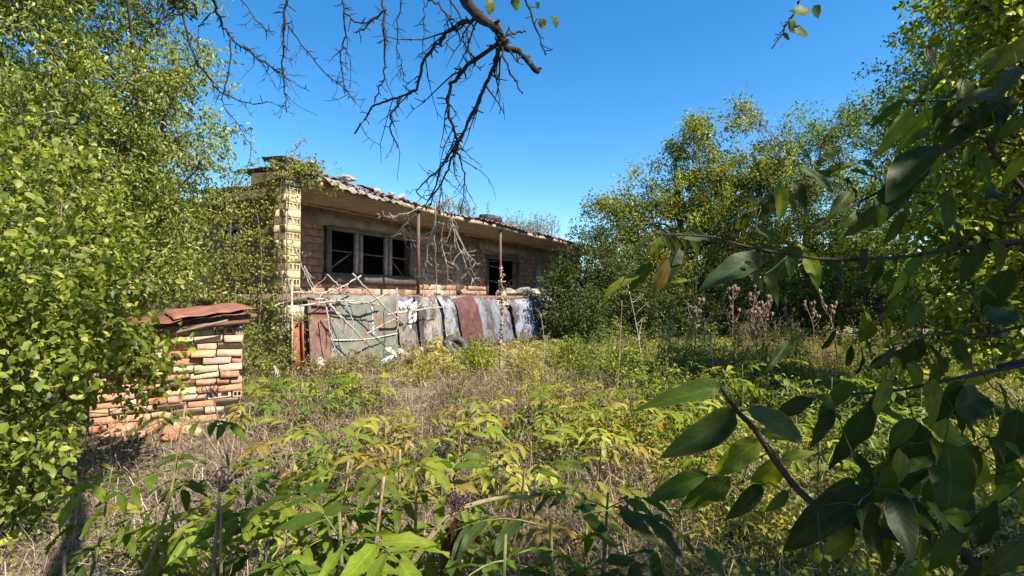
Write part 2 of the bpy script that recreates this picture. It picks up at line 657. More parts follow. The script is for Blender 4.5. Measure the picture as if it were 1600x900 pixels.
def wall_cells(x0, x1, z0, z1):
    row = 0
    z = z0
    while z < z1 - 0.05:
        x = x0 - (CL / 2 if row % 2 else 0)
        while x < x1 - 0.02:
            a, b = max(x, x0), min(x + CL, x1)
            if b - a > 0.05:
                yield row, a, b, z, min(z + CH, z1)
            x += CL
        z += CH
        row += 1


def cut(a, b, z, z2, holes):
    """clip a brick against openings; yields the pieces left"""
    segs = [(a, b)]
    for (h0, h1, g0, g1) in holes:
        if z2 > g0 + 0.03 and z < g1 - 0.03:
            new = []
            for s0, s1 in segs:
                if s1 <= h0 or s0 >= h1:
                    new.append((s0, s1))
                else:
                    if s0 < h0 - 0.04:
                        new.append((s0, h0))
                    if s1 > h1 + 0.04:
                        new.append((h1, s1))
            segs = new
    return segs


COL1, COL2 = (4.55, 4.92), (9.6, 10.0)
holes = [(WIN[0] - .05, WIN[1] + .05, WIN[2] - .06, WIN[3] + .3), (DOOR[0], DOOR[1], DOOR[2] - .1, DOOR[3] + .3), (WN3[0], WN3[1], WN3[2], WN3[3] + .3),
         (COL1[0], COL1[1], 0, 9), (COL2[0], COL2[1], 0, 9), (-1.1, 14, 3.09, 3.30)]
far = MB()
nb = 0
for row, a, b, z, z2 in wall_cells(-1.0, 14.0, FZ, SOF):
    for s0, s1 in cut(a, b, z, z2, holes):
        col = vary(random.choice(REDS), 0.14)
        top = z > 3.28
        if top:
            col = vary((0.50, 0.34, 0.2), 0.2)
        sz = (s1 - s0 - 0.012, 0.11, z2 - z - 0.013)
        pr = random.gauss(0.0, 0.003) - (random.random() * 0.05 if top else 0)
        c = ((s0 + s1) / 2, 0.055 - 0.038 + pr, (z + z2) / 2)
        if s0 < 4.6 and nb < 290:
            hol = (random.random() < 0.07 and s1 - s0 > 0.2) or (-0.32 < s0 < -0.05 and row in (4, 6) and s1 - s0 > 0.15)
            brick(front, c, sz, col, tilt=0.02 if top else 0.006, me=HB3 if hol else None)
            nb += 1
        else:
            far.box(c, sz, jit=0.003, tint=col)
tag(far.build('brick_mass', M['brickt'], front), kind='stuff')
mb = MB()
mb.box((1.62, 0.0, 3.195), (5.22, 0.12, 0.225), jit=0.004)
mb.box((7.25, 0.0, 3.19), (2.9, 0.12, 0.22), jit=0.004)
mb.build('lintel', M['concrete'], house)
for (a, b) in (COL1, COL2):
    mb = MB()
    mb.box(((a + b) / 2, -0.005, (FZ + 3.07) / 2), (b - a - 0.01, 0.12, 3.07 - FZ), jit=0.004)
    mb.build('concrete_column', M['concrete'], house)

# side wall facing left
side = MB()
SW = (1.25, 1.95, 2.35, 3.05)   # window along local y
for (a, b, z0, z1) in ((0.02, SW[0], FZ, SOF), (SW[1], 6.2, FZ, SOF), (SW[0] + .001, SW[1] - .001, FZ, SW[2]), (SW[0] + .001, SW[1] - .001, SW[3], SOF)):
    side.box((-0.86, (a + b) / 2, (z0 + z1) / 2), (0.24, b - a, z1 - z0))
sidew = side.build('side_wall', M['mortar'], house)
for row, a, b, z, z2 in wall_cells(0.02, 3.2, FZ, SOF):
    for s0, s1 in cut(a, b, z, z2, [(SW[0] - .06, SW[1] + .06, SW[2] - .06, SW[3] + .06)]):
        brick(sidew, (-0.955 + random.gauss(0, .003), (s0 + s1) / 2, (z + z2) / 2), (0.1, s1 - s0 - 0.012, z2 - z - 0.013), vary(random.choice(REDS), 0.14), tilt=0.004)
mb = MB()
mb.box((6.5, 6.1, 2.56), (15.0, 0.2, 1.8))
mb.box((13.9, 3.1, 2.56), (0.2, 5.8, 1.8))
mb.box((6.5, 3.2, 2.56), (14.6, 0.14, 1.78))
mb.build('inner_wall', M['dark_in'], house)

# timber window: outer frame, mullions, sash bars, boards leaning inside
GW = (0.30, 0.275, 0.24)


def timber(name, parent, parts, col=GW):
    m_ = MB()
    for a, b, wx, wy in parts:
        m_.beam(a, b, wx, wy, jit=0.003)
    return m_.build(name, M['wood'], parent, color=vary(col, 0.12))


win = empty('window', (0, 0, 0))
win.parent = house
x0, x1, z0, z1 = WIN
fr = MB()
fr.beam((x0, -.03, z1 - .04), (x1, -.03, z1 - .04), .12, .08, 0.003)
fr.beam((x0, -.03, z0 + .045), (x1, -.03, z0 + .045), .14, .09, 0.003)
fr.beam((x0 + .05, -.032, z0 + .09), (x0 + .05, -.032, z1 - .08), .1, .11, 0.003)
fr.beam((x1 - .07, -.032, z0 + .09), (x1 - .07, -.032, z1 - .08), .13, .11, 0.003)
fr.build('frame', M['wood'], win, color=(0.17, 0.15, 0.13))
for xm in (0.86, 1.78):
    for dx in (-0.075, 0.06):
        timber('mullion', win, [((xm + dx, -.045, z0 + .09), (xm + dx + .01, -.045, z1 - .08), .1, .07)], (0.36, 0.34, 0.30))
sl = MB()
sl.beam((x0 - .1, -.09, z0 - .03), (x1 + .1, -.09, z0 - .03), .05, .22, 0.004)
sl.build('sill', M['wood'], win, color=(0.13, 0.11, 0.10))
for a, b, c in (((0.12, .05, 2.60), (1.7, .06, 2.56), .04), ((1.5, .05, 2.57), (2.62, .05, 2.55), .04), ((0.2, .1, 2.2), (.82, .1, 2.6), .06), ((1.9, .08, 2.62), (2.5, .1, 2.1), .04), ((1.1, .1, 2.58), (1.12, .1, 2.1), .03)):
    timber('board', win, [(a, b, c, .025)], (0.26, 0.23, 0.2))
# dark doorway farther along
dr = empty('doorway', (0, 0, 0))
dr.parent = house
fr = MB()
x0, x1, z0, z1 = DOOR
fr.beam((x0 + .05, -.02, z0), (x0 + .05, -.02, z1 - .1), .1, .1, 0.003)
fr.beam((x1 - .05, -.02, z0), (x1 - .05, -.02, z1 - .1), .1, .1, 0.003)
fr.beam((x0, -.02, z1 - .05), (x1, -.02, z1 - .05), .1, .1, 0.003)
fr.build('frame', M['wood'], dr, color=(0.13, 0.11, 0.095))
for a, b in (((6.3, .0, 2.6), (7.2, .02, 2.58)), ((6.3, .0, 2.15), (8.2, .03, 1.95)), ((7.1, .06, 1.75), (8.2, .05, 2.4)), ((6.3, .05, 2.75), (7.0, .05, 2.78))):
    timber('board', dr, [(a, b, .05, .03)], (0.2, 0.17, 0.14))
w3 = empty('window', (0, 0, 0))
w3.parent = house
fr = MB()
x0, x1, z0, z1 = WN3
fr.beam((x0 + .05, -.02, z0), (x0 + .05, -.02, z1 - .1), .1, .1, 0.003)
fr.beam((x1 - .05, -.02, z0), (x1 - .05, -.02, z1 - .1), .1, .1, 0.003)
fr.beam((x0, -.02, z1 - .05), (x1, -.02, z1 - .05), .1, .1, 0.003)
fr.build('frame', M['wood'], w3, color=(0.15, 0.13, 0.11))
w4 = empty('window', (0, 0, 0))
w4.parent = house
fr = MB()
for y in (SW[0] + .05, (SW[0] + SW[1]) / 2, SW[1] - .05):
    fr.beam((-1.0, y, SW[2]), (-1.0, y, SW[3] - .08), .08, .08, 0.003)
fr.beam((-1.0, SW[0], SW[3] - .04), (-1.0, SW[1], SW[3] - .04), .08, .08, .003)
fr.beam((-1.02, SW[0] - .1, SW[2] - .03), (-1.02, SW[1] + .1, SW[2] - .03), .2, .06, .003)
fr.build('frame', M['wood'], w4, color=(0.35, 0.36, 0.38))

# corner pillar of perforated blocks
pil = MB()
pil.box((-1.77, -1.20, 2.575), (0.2, 0.19, 1.81))
pil = pil.build('pillar', M['mortar'], house)
z = FZ + 0.012
k = 0
while z < SOF - 0.1:
    if k % 2 == 0:
        brick(pil, (-1.77, -1.24, z + .058), (0.285, 0.15, 0.116), vary((0.50, 0.38, 0.21), .14), tilt=0.008)
        brick(pil, (-1.77, -1.09, z + .058), (0.285, 0.14, 0.116), vary((0.50, 0.38, 0.21), .14), tilt=0.008)
    else:
        for dx in (-.0705, .0705):
            brick(pil, (-1.77 + dx, -1.17, z + .058), (0.138, 0.29, 0.114), vary((0.52, 0.40, 0.24), .14), tilt=0.008, me=HB2)
    z += 0.124
    k += 1
mb = MB()
mb.box((-1.77, -1.17, SOF - 0.02), (0.33, 0.34, 0.07))
mb.build('pillar_cap', M['concrete'], house)
for x, r in ((1.43, .038), (4.94, .038), (9.65, .04)):
    mb = MB()
    mb.tube([(x, -1.26, FZ - .02), (x, -1.26, SOF + .01)], r, 10)
    p_ = mb.build('veranda_post', M['rust'], house, smooth_=False, color=(0.10, 0.07, 0.06))
    mb = MB()
    mb.box((x, -1.26, FZ + .006), (.16, .16, .012))
    mb.build('base_plate', M['rust'], p_, color=(0.15, 0.08, 0.06))

# roof: soffit slab, ragged fascia, corrugated sheets
roof = MB()
SEG = 36
fu = np.concatenate([[-2.0, -1.65], np.linspace(-1.3, 14.3, SEG - 1)])


def edge_z(u):
    return 0.10 * math.exp(-((u + 1.7) / 0.9) ** 2) + 0.025 * math.sin(u * 1.7) + 0.012 * math.sin(u * 5.1)


for i in range(SEG):
    a, b = fu[i], fu[i + 1]
    back_a = -.55 if a < -1.35 else 6.6
    V = []
    for x in (a, b):
        e = edge_z(x) * 0.5
        v_ = 1.35 + 0.015 * math.sin(x * 7)
        V += [[x, -v_, SOF + e], [x, back_a, SOF], [x, -v_, SOF + .09 + e], [x, back_a, SOF + .2]]
    roof.add(V, [[0, 1, 5, 4], [2, 6, 7, 3], [0, 4, 6, 2], [1, 3, 7, 5]])
    if i == 0 or i == SEG - 1:
        roof.add(V, [[0, 2, 3, 1]] if i == 0 else [[4, 5, 7, 6]])
roof.add([[-1.3, -.55, SOF], [-1.3, 6.6, SOF], [-1.3, 6.6, SOF + .2], [-1.3, -.55, SOF + .15]], [[0, 1, 2, 3]])
roof = roof.build('roof', M['soffit'], house)


def corrugated(name, wx, ly, mat, pitch=0.076, amp=0.018, sag=0.0, thick=0.005, nl=8, fray=0.0, seed=0, bendx=0.0, curl=0.0):
    """sheet in local x (across waves) / y (along) / z"""
    rr = np.random.default_rng(seed)
    nx = int(wx / pitch * 6) + 1
    X = np.linspace(-wx / 2, wx / 2, nx)
    T = np.linspace(0, 1, nl + 1)
    front_ = rr.normal(0, 1, nx)
    front_ = np.convolve(front_, np.ones(9) / 9, 'same') * fray
    V = np.zeros((2, nl + 1, nx, 3))
    dent = rr.normal(0, 1 + .8 * (curl > 0), (nl + 1, nx // 6 + 2))
    for j, t in enumerate(T):
        d = np.interp(np.arange(nx) / 6.0, np.arange(dent.shape[1]), dent[j]) * 0.006
        y = ly * t + front_ * (1 - t) ** 4
        zz = amp * np.cos(2 * math.pi * X / pitch) + sag * np.sin(math.pi * t) + d + bendx * (X / wx) ** 2 - curl * max(0, t - .68) ** 2
        V[0, j] = np.stack([X, y + 0 * X, zz], -1)
        V[1, j] = np.stack([X, y + 0 * X, zz - thick], -1)
    n1 = (nl + 1) * nx
    i = (np.arange(nl)[:, None] * nx + np.arange(nx - 1)[None, :]).ravel()
    top = np.stack([i, i + 1, i + nx + 1, i + nx], -1)
    bot = top[:, ::-1] + n1
    e = np.arange(nx - 1)
    f1 = np.stack([e + 1, e, e + n1, e + 1 + n1], -1)
    k_ = nl * nx
    f2 = np.stack([e + k_, e + 1 + k_, e + 1 + k_ + n1, e + k_ + n1], -1)
    g = np.arange(nl) * nx
    s1 = np.stack([g, g + nx, g + nx + n1, g + n1], -1)
    s2 = np.stack([g + nx - 1 + nx, g + nx - 1, g + nx - 1 + n1, g + 2 * nx - 1 + n1], -1)
    return mesh_np(name, V.reshape(-1, 3), np.vstack([top, bot, f1, f2, s1, s2]), mat, smooth_=True)


x = -2.0
k = 0
while x < 14.2:
    wx = random.uniform(0.85, 1.0)
    me = corrugated('roof_sheet', wx, 1.2 if x < -1.4 else 4.2, M['roofing'], pitch=0.15, amp=0.026, thick=0.007, fray=0.10, seed=50 + k)
    o = obj('roof_sheet', me, roof, loc_=(x + wx / 2, -1.41 + random.uniform(-.05, .05), SOF + .125 + edge_z(x + wx / 2) * 1.0 + random.uniform(-.015, .02)),
            rot=(math.radians(random.uniform(2.0, 3.5)), math.radians(random.gauss(0, 1.3)), math.radians(random.gauss(0, 1.5))), color=vary((0.14, 0.115, 0.105), .2))
    x += wx - 0.1
    k += 1
# broken curled sheets on the raised corner
for (u, y_, z_, rx, ry, rz, wx, ly, c) in ((-1.45, -1.38, SOF + .15, .25, .06, .08, .75, .6, (.22, .19, .17)), (-.80, -1.48, SOF + .05, .42, .07, -.03, .85, .55, (.24, .20, .18)), (-.12, -1.48, SOF + .02, .38, .06, .05, .75, .5, (.22, .19, .18)),
                                            (.52, -1.48, SOF + .01, .34, .03, -.04, .6, .45, (.18, .16, .15)), (-1.15, -1.15, SOF + .34, .16, .12, .2, .8, .9, (.15, .13, .13)), (-.3, -1.2, SOF + .25, .12, .1, -.1, .7, .8, (.12, .11, .11)), (.35, -1.25, SOF + .21, .15, .12, .1, .6, .7, (.12, .11, .11))):
    me = corrugated('broken_sheet', wx, ly, M['roofing'], pitch=0.2, amp=0.02, thick=0.012, fray=0.16, seed=int(abs(u) * 100), sag=0.05, bendx=.1)
    obj('broken_sheet', me, roof, loc_=(u, y_, z_), rot=(rx, ry, rz), color=c)


# ------------------------------------------------------------------ foliage machinery
SMALL = (np.array([[0, 0, 0], [.42, -.5, .10], [.42, .5, .10], [.45, 0, 0], [1, 0, -.14]]), np.array([[0, 1, 3], [0, 3, 2], [1, 4, 3], [3, 4, 2]]))
OVAL = (np.array([[0, 0, 0], [.22, -.40, .07], [.22, .40, .07], [.62, -.46, .05], [.62, .46, .05], [.3, 0, 0], [.66, 0, -.03], [1, 0, -.18]]),
        np.array([[0, 1, 5], [0, 5, 2], [1, 3, 5], [5, 3, 6], [5, 6, 2], [2, 6, 4], [3, 7, 6], [6, 7, 4]]))
NARROW = (np.array([[0, 0, 0], [.35, -.5, .06], [.35, .5, .06], [1, 0, -.2]]), np.array([[0, 1, 3], [0, 3, 2]]))


def norm(a):
    return a / (np.linalg.norm(a, axis=-1, keepdims=True) + 1e-9)


def leaves(P, A, N, L, W, tmpl=SMALL):
    T, F = tmpl
    A = norm(A)
    B = norm(np.cross(N, A))
    N = np.cross(A, B)
    L, W = L[:, None, None], W[:, None, None]
    V = P[:, None, :] + T[None, :, 0:1] * L * A[:, None, :] + T[None, :, 1:2] * W * B[:, None, :] + T[None, :, 2:3] * L * N[:, None, :]
    k = len(T)
    Fi = (np.arange(len(P))[:, None, None] * k + F[None]).reshape(-1, 3)
    return V.reshape(-1, 3), Fi, k


def tints(n, palette, var=0.18, clump=None):
    pal = np.array(palette, float)
    t = R.random(n) * (len(pal) - 1)
    i = np.minimum(t.astype(int), len(pal) - 2)
    f = (t - i)[:, None]
    c = pal[i] * (1 - f) + pal[i + 1] * f
    if clump is not None:
        c = c * clump[:, None]
    return np.clip(c * (1 + R.normal(0, var, (n, 1))), 0.005, 0.9)


def foliage_mesh(name, centers, per, spread, lsize, palette, tmpl=SMALL, aspect=0.5, droop=0.35, outward=None, upness=0.9, mat='leaf', var=0.18, clumpvar=0.15):
    """leaves strewn along a short twig at every clump centre"""
    n = len(centers)
    tw = norm(R.normal(0, 1, (n, 3)) * [1, 1, .5] + (outward if outward is not None else 0) - np.array([0, 0, droop * .6]))
    idx = np.repeat(np.arange(n), per)
    s = R.uniform(-1, 1, len(idx))
    P = centers[idx] + tw[idx] * (s * spread * 1.3)[:, None] + R.normal(0, spread * .42, (len(idx), 3))
    A = tw[idx] * .6 + R.normal(0, .75, (len(idx), 3)) - np.array([0, 0, droop])
    N = R.normal(0, .72, (len(idx), 3)) + np.array([.15, -.12, upness * .75])
    L = lsize * R.uniform(.6, 1.25, len(idx))
    V, F, k = leaves(P, A, N, L, L * aspect * R.uniform(.8, 1.2, len(idx)), tmpl)
    cl = 1 + R.normal(0, clumpvar, n)
    T = np.repeat(tints(len(idx), palette, var, np.clip(cl[idx], .5, 1.6)), k, 0)
    return mesh_np(name, V, F, M[mat], tint=T)


def in_ells(ells, n, shell=0.45):
    e = np.array(ells, float)
    wgt = np.prod(e[:, 3:], 1) ** (2 / 3)
    i = R.choice(len(e), n, p=wgt / wgt.sum())
    d = norm(R.normal(0, 1, (n, 3)))
    r = R.random(n) ** shell
    lump = 1 + .16 * np.sin(d[:, 0] * 7 + i) * np.sin(d[:, 2] * 6 + 2 * i) + R.normal(0, .05, n)
    return e[i, :3] + d * e[i, 3:] * (r * lump)[:, None], d


def wig(a, b, k, amp):
    t = np.linspace(0, 1, k)[:, None]
    p = a * (1 - t) + b * t
    q = R.normal(0, amp, (k, 3))
    q[0] = q[-1] = 0
    return p + q


def tree(name, base, top, r0, ells, nclump, per, spread, lsize, palette, label, cat='tree', group=None, tmpl=SMALL, aspect=.5, droop=.35, shell=.45, bark=(.12, .10, .08), nlimb=9, zmin=None, upness=.9, clip=None, clumpvar=.15, stems=1):
    """trunk, limbs, twigs and crown of one tree"""
    base = np.array([base[0], base[1], gz(base[0], base[1]) - .03])
    top = np.array(top, float)
    root = empty(name, base, 0, label, cat, group)
    cen, dr_ = in_ells(ells, nclump, shell)
    keep = cen[:, 2] > gh(cen[:, 0], cen[:, 1]) + (zmin or .1)
    if clip is not None:
        keep &= clip(cen)
    cen, dr_ = cen[keep], dr_[keep]
    tr = MB()
    axis = []
    for s in range(stems):
        off = np.array([R.normal(0, .06), R.normal(0, .06), 0]) * (s > 0)
        tp = top + off * 3
        P = spline([base + off * .6, base * .6 + tp * .4 + R.normal(0, .06, 3) + off, tp], 6)
        tr.tube(P - base, np.linspace(r0, r0 * .3, len(P)) * (1 if s == 0 else .6), 8, tint=bark)
        axis.append(P)
    axis = np.vstack(axis)
    lims = []
    pts, own = [axis], [np.full(len(axis), -1)]
    for t in cen[R.choice(len(cen), min(nlimb, len(cen)), replace=False)]:
        below = axis[axis[:, 2] < max(t[2] - .2, axis[:, 2].min() + .3)]
        s = below[R.integers(len(below) // 2, len(below))] if len(below) > 1 else axis[0]
        mid = (s + t) / 2 + np.array([0, 0, .12 * np.linalg.norm(t - s)]) + R.normal(0, .08, 3)
        P = spline([s, mid, t], 6)
        lim = MB()
        lim.tube(P - base, np.linspace(r0 * .42, r0 * .08, len(P)), 6, cap=False, tint=bark)
        own.append(np.full(len(P), len(lims)))
        lims.append(lim)
        pts.append(P)
    sk, own = np.vstack(pts), np.concatenate(own)
    for c in cen[::3]:
        d = np.linalg.norm(sk - c, axis=1) + .5 * np.maximum(0, sk[:, 2] - c[2])
        j = np.argmin(d)
        s = sk[j]
        P = wig(s, c, 5, .04 * np.linalg.norm(c - s))
        (lims[own[j]] if own[j] >= 0 else tr).tube(P - base, np.linspace(max(.005, r0 * .09), .0025, 5), 4, cap=False, tint=bark)
    tr.build('trunk', M['bark'], root, smooth_=True)
    for lim in lims:
        lim.build('limb', M['bark'], root, smooth_=True)
    me = foliage_mesh('crown', cen - base, per, spread, lsize, palette, tmpl, aspect, droop, dr_ * .5, upness, clumpvar=clumpvar)
    obj('crown', me, root)
    return root


G_OLIVE = [(.075, .11, .017), (.17, .21, .034), (.36, .37, .14)]
G_YEL = [(.08, .125, .012), (.17, .215, .018), (.29, .30, .03)]
G_DARK = [(.030, .052, .014), (.055, .085, .022), (.085, .115, .03)]  # understory shade put into the leaf colours
G_MID = [(.045, .085, .018), (.09, .14, .027), (.17, .205, .045)]
G_LIVE = [(.04, .08, .012), (.10, .155, .018), (.22, .26, .035)]
G_BRONZE = [(.09, .085, .03), (.15, .125, .05), (.22, .16, .07)]
G_FRESH = [(.07, .105, .014), (.15, .19, .024), (.29, .30, .06)]

# --- left side: big tree, taller one behind, brush in front
tree('fruit_tree', (-5.1, 6.6), (-4.9, 6.8, 4.6), .09,
     [(-4.75, 6.1, 4.4, 1.2, 1.5, 1.8), (-5.7, 6.2, 3.2, 1.9, 1.7, 1.5), (-4.6, 6.2, 3.0, .9, 1.3, 1.2), (-5.5, 5.9, 6.2, 1.6, 1.6, 1.3), (-4.7, 6.3, 2.0, .9, 1.0, .7), (-6.3, 6.0, 5.0, 1.6, 1.6, 1.6)],
     960, 80, .165, .068, G_OLIVE, 'tall dense olive-green fruit tree filling the upper left corner', tmpl=OVAL, aspect=.37, droop=.55, nlimb=16, stems=1)
tree('wild_plum_tree', (-7.2, 8.6), (-7.0, 8.7, 4.8), .12,
     [(-6.9, 8.6, 3.6, 2.0, 1.6, 2.2), (-8.2, 8.2, 3.0, 2.2, 1.8, 2.4), (-6.4, 9.0, 2.6, .8, 1.0, 1.3)],
     420, 60, .24, .085, G_OLIVE, 'green plum tree half hidden behind the olive-green fruit tree', droop=.4, nlimb=12)
tree('hazel_bush', (-3.6, 3.3), (-3.5, 3.4, 2.0), .022,
     [(-3.45, 3.35, 1.55, 1.0, .8, .85), (-3.15, 3.5, 1.15, .5, .5, .6), (-3.3, 3.0, .7, .75, .6, .55), (-4.0, 4.2, 2.2, .9, .8, .9), (-2.85, 3.8, 1.30, .6, .3, .22), (-3.05, 4.15, 1.0, .42, .2, .4), (-3.05, 3.4, .5, .3, .3, .35)],
     360, 34, .15, .064, G_FRESH, 'broad-leaved bush in front of the brick shed at the left edge', 'bush', tmpl=OVAL, aspect=.6, droop=.5, nlimb=14, stems=4)
tree('acacia_sapling', (-5.2, 9.0), (-4.7, 9.2, 3.2), .04,
     [(-5.2, 8.7, 1.6, .6, .6, .9), (-4.7, 8.7, 1.0, .5, .5, .7)],
     110, 34, .14, .05, G_OLIVE, 'thin pale sapling between the fruit tree and the house side wall', 'tree', droop=.2, nlimb=8, stems=3)

# --- trees on the right, behind the clearing
tree('walnut_tree', (6.0, 17.2), (5.5, 17.2, 6.2), .2,
     [(5.4, 17.0, 4.7, 2.5, 2.0, 1.6), (7.4, 17.0, 4.6, 2.1, 2.0, 1.9), (6.2, 17.0, 6.3, 1.3, 1.3, 1.1), (4.0, 16.6, 3.2, 1.4, 1.5, 1.7), (5.2, 16.8, 2.2, 2.4, 1.8, 1.6), (6.0, 16.5, 7.2, .7, .7, .6), (7.5, 16.6, 7.5, .55, .6, .75), (3.2, 16.6, 4.6, .8, .8, .5), (6.6, 16.9, 3.2, 2.2, 1.6, 1.8), (8.4, 16.6, 5.6, 1.4, 1.3, 1.2)],
     1150, 52, .24, .12, [(.045, .08, .012), (.13, .165, .02), (.31, .29, .045)], 'bronze-tinged walnut tree rising beyond the right end of the house', tmpl=SMALL, aspect=.42, droop=.5, nlimb=18, shell=.5, clumpvar=.25)
tree('ash_tree', (10.2, 17.5), (10.1, 17.6, 6.0), .18,
     [(10.0, 17.5, 4.8, 2.6, 2.0, 1.9), (12.4, 17.6, 5.0, 2.3, 2.0, 2.0), (9.6, 17.0, 2.6, 2.8, 2.0, 1.8), (12.2, 16.8, 2.6, 2.6, 2.0, 1.8), (10.4, 17.2, 6.9, 1.6, 1.2, 1.1), (12.6, 17.2, 7.4, 1.6, 1.3, 1.2)],
     980, 52, .28, .12, G_LIVE, 'green ash tree behind the dry teasels', tmpl=SMALL, aspect=.4, droop=.3, nlimb=16, clumpvar=.2)
tree('elm_tree', (11.5, 12.2), (10.8, 12.4, 8.0), .18,
     [(10.6, 12.2, 6.6, 1.7, 1.6, 2.1), (12.6, 12.4, 7.4, 2.2, 1.8, 2.6), (10.9, 12.0, 4.2, 2.0, 1.8, 1.7), (13.0, 12.0, 4.0, 2.2, 1.8, 2.0), (11.9, 12.0, 9.4, 1.8, 1.5, 1.3)],
     980, 50, .24, .105, G_LIVE, 'tall elm with a ragged top at the right edge of the sky', tmpl=SMALL, aspect=.5, droop=.35, nlimb=16, clumpvar=.2)
tree('mulberry_tree', (6.4, 6.0), (6.2, 6.2, 5.6), .12,
     [(5.9, 6.0, 4.3, 1.2, 1.2, 1.5), (6.9, 5.6, 3.0, 1.5, 1.3, 1.6), (5.6, 6.3, 2.3, 1.0, 1.0, 1.1), (6.4, 5.9, 5.7, 1.3, 1.2, 1.1), (5.9, 6.0, 1.3, 1.1, 1.1, .8), (7.6, 6.0, 4.6, 1.4, 1.4, 1.6)],
     760, 36, .19, .095, G_YEL, 'yellow-green mulberry tree with sunlit leaves at the right edge', tmpl=OVAL, aspect=.62, droop=.45, nlimb=16, upness=1.1)
# brush that closes the clearing, mostly in shade-darkened leaf colours
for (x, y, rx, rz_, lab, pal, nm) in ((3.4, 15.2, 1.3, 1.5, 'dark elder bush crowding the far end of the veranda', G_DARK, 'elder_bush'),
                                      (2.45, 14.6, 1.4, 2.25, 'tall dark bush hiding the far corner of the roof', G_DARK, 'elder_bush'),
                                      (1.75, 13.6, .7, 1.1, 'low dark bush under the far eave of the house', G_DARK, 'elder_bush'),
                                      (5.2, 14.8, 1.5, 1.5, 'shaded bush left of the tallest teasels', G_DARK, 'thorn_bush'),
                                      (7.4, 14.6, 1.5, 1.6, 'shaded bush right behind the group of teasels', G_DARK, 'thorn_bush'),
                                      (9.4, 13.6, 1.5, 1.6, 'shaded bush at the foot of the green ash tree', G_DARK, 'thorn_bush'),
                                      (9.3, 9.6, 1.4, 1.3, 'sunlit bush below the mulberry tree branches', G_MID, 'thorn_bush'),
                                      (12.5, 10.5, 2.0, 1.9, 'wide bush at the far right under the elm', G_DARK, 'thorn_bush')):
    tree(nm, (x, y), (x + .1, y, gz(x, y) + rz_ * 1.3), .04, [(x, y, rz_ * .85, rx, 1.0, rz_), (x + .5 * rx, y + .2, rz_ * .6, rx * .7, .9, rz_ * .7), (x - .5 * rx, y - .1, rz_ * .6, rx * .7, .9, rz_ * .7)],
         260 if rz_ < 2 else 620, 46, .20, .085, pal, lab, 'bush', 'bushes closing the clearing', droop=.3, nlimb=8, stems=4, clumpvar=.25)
# far wood behind everything
fe = []
for k in range(46):
    a = math.radians(-62 + 124 * k / 45 + R.normal(0, .8))
    d = R.uniform(27, 36)
    fe.append((d * math.sin(a), d * math.cos(a), R.uniform(1.2, 2.6), R.uniform(2, 3.4), R.uniform(2, 3), R.uniform(1.8, 3.2)))
cen, dd = in_ells(fe, 3600, .3)
tag(obj('far_wood', foliage_mesh('far_wood', cen, 22, .5, .34, G_MID, outward=dd * .4, clumpvar=.25)), 'green far wood closing the view behind the house and trees', 'wood', kind='stuff')

# --- creeper on the pillar and corner of the house
cr = empty('climbing_vine', loc(-2.2, 1.2, 0.25), 0, 'climbing vine smothering the corner of the house and pillar', 'vine')
base = np.array(cr.location)
paths = []
for pts in ([(-2.15, 1.35, .25), (-2.05, 1.45, 1.4), (-2.02, 1.32, 2.6), (-1.95, 1.3, 3.55), (-1.5, 1.32, 3.72)], [(-2.3, 1.1, .3), (-2.25, 1.2, 1.6), (-2.15, 1.0, 2.7), (-2.1, .6, 3.5)], [(-2.0, 1.5, .3), (-1.96, 1.42, 1.9), (-1.94, 1.4, 2.9), (-1.8, 1.38, 3.66), (-1.2, 1.42, 3.6)],
            [(-2.5, .8, .3), (-2.4, .6, 1.8), (-2.1, .2, 3.1), (-1.6, -.4, 3.55)], [(-2.4, 1.3, .3), (-2.5, 1.0, 1.2), (-2.35, .7, 2.2)], [(-2.1, .3, 3.4), (-2.0, .5, 3.9), (-2.05, .6, 4.3)], [(-1.9, 1.3, 3.6), (-1.8, 1.35, 3.95), (-1.65, 1.4, 4.2)]):
    paths.append(spline([loc(*p) for p in pts], 10))
st = MB()
cl = []
for i, P in enumerate(paths):
    st.tube(P - base, np.linspace(.012, .004, len(P)), 5, tint=(.16, .13, .10))
    if i < 5:
        for p in P:
            kk = 3 if p[2] > 1.2 else 4
            cl.append(p + R.normal(0, 1, (kk, 3)) * [.15, .13, .12])
    else:
        cl.append(P[::3] + R.normal(0, .03, P[::3].shape))
e_, _ = in_ells([tuple(loc(-2.25, .9, 1.0)) + (.42, .42, .8), tuple(loc(-2.3, .8, 2.3)) + (.22, .25, .6), tuple(loc(-1.75, 1.2, 3.72)) + (.42, .3, .12), tuple(loc(-2.3, 1.5, .55)) + (.35, .35, .4)], 150, .5)
cl.append(e_)
st.build('stem', M['bark'], cr)
cl = np.vstack(cl)
qv = np.array([np.dot(c - HO, Dv) for c in cl])
hide = (cl[:, 0] / cl[:, 1] > -.462) & (cl[:, 2] > 1.5) & (cl[:, 2] < 3.42) & (qv > .6)
cl = cl[~hide | (R.random(len(cl)) < .12)]
obj('foliage', foliage_mesh('foliage', cl - base, 17, .10, .048, [(.12, .14, .03), (.20, .22, .045), (.30, .29, .08)], droop=.4, upness=.7), cr)

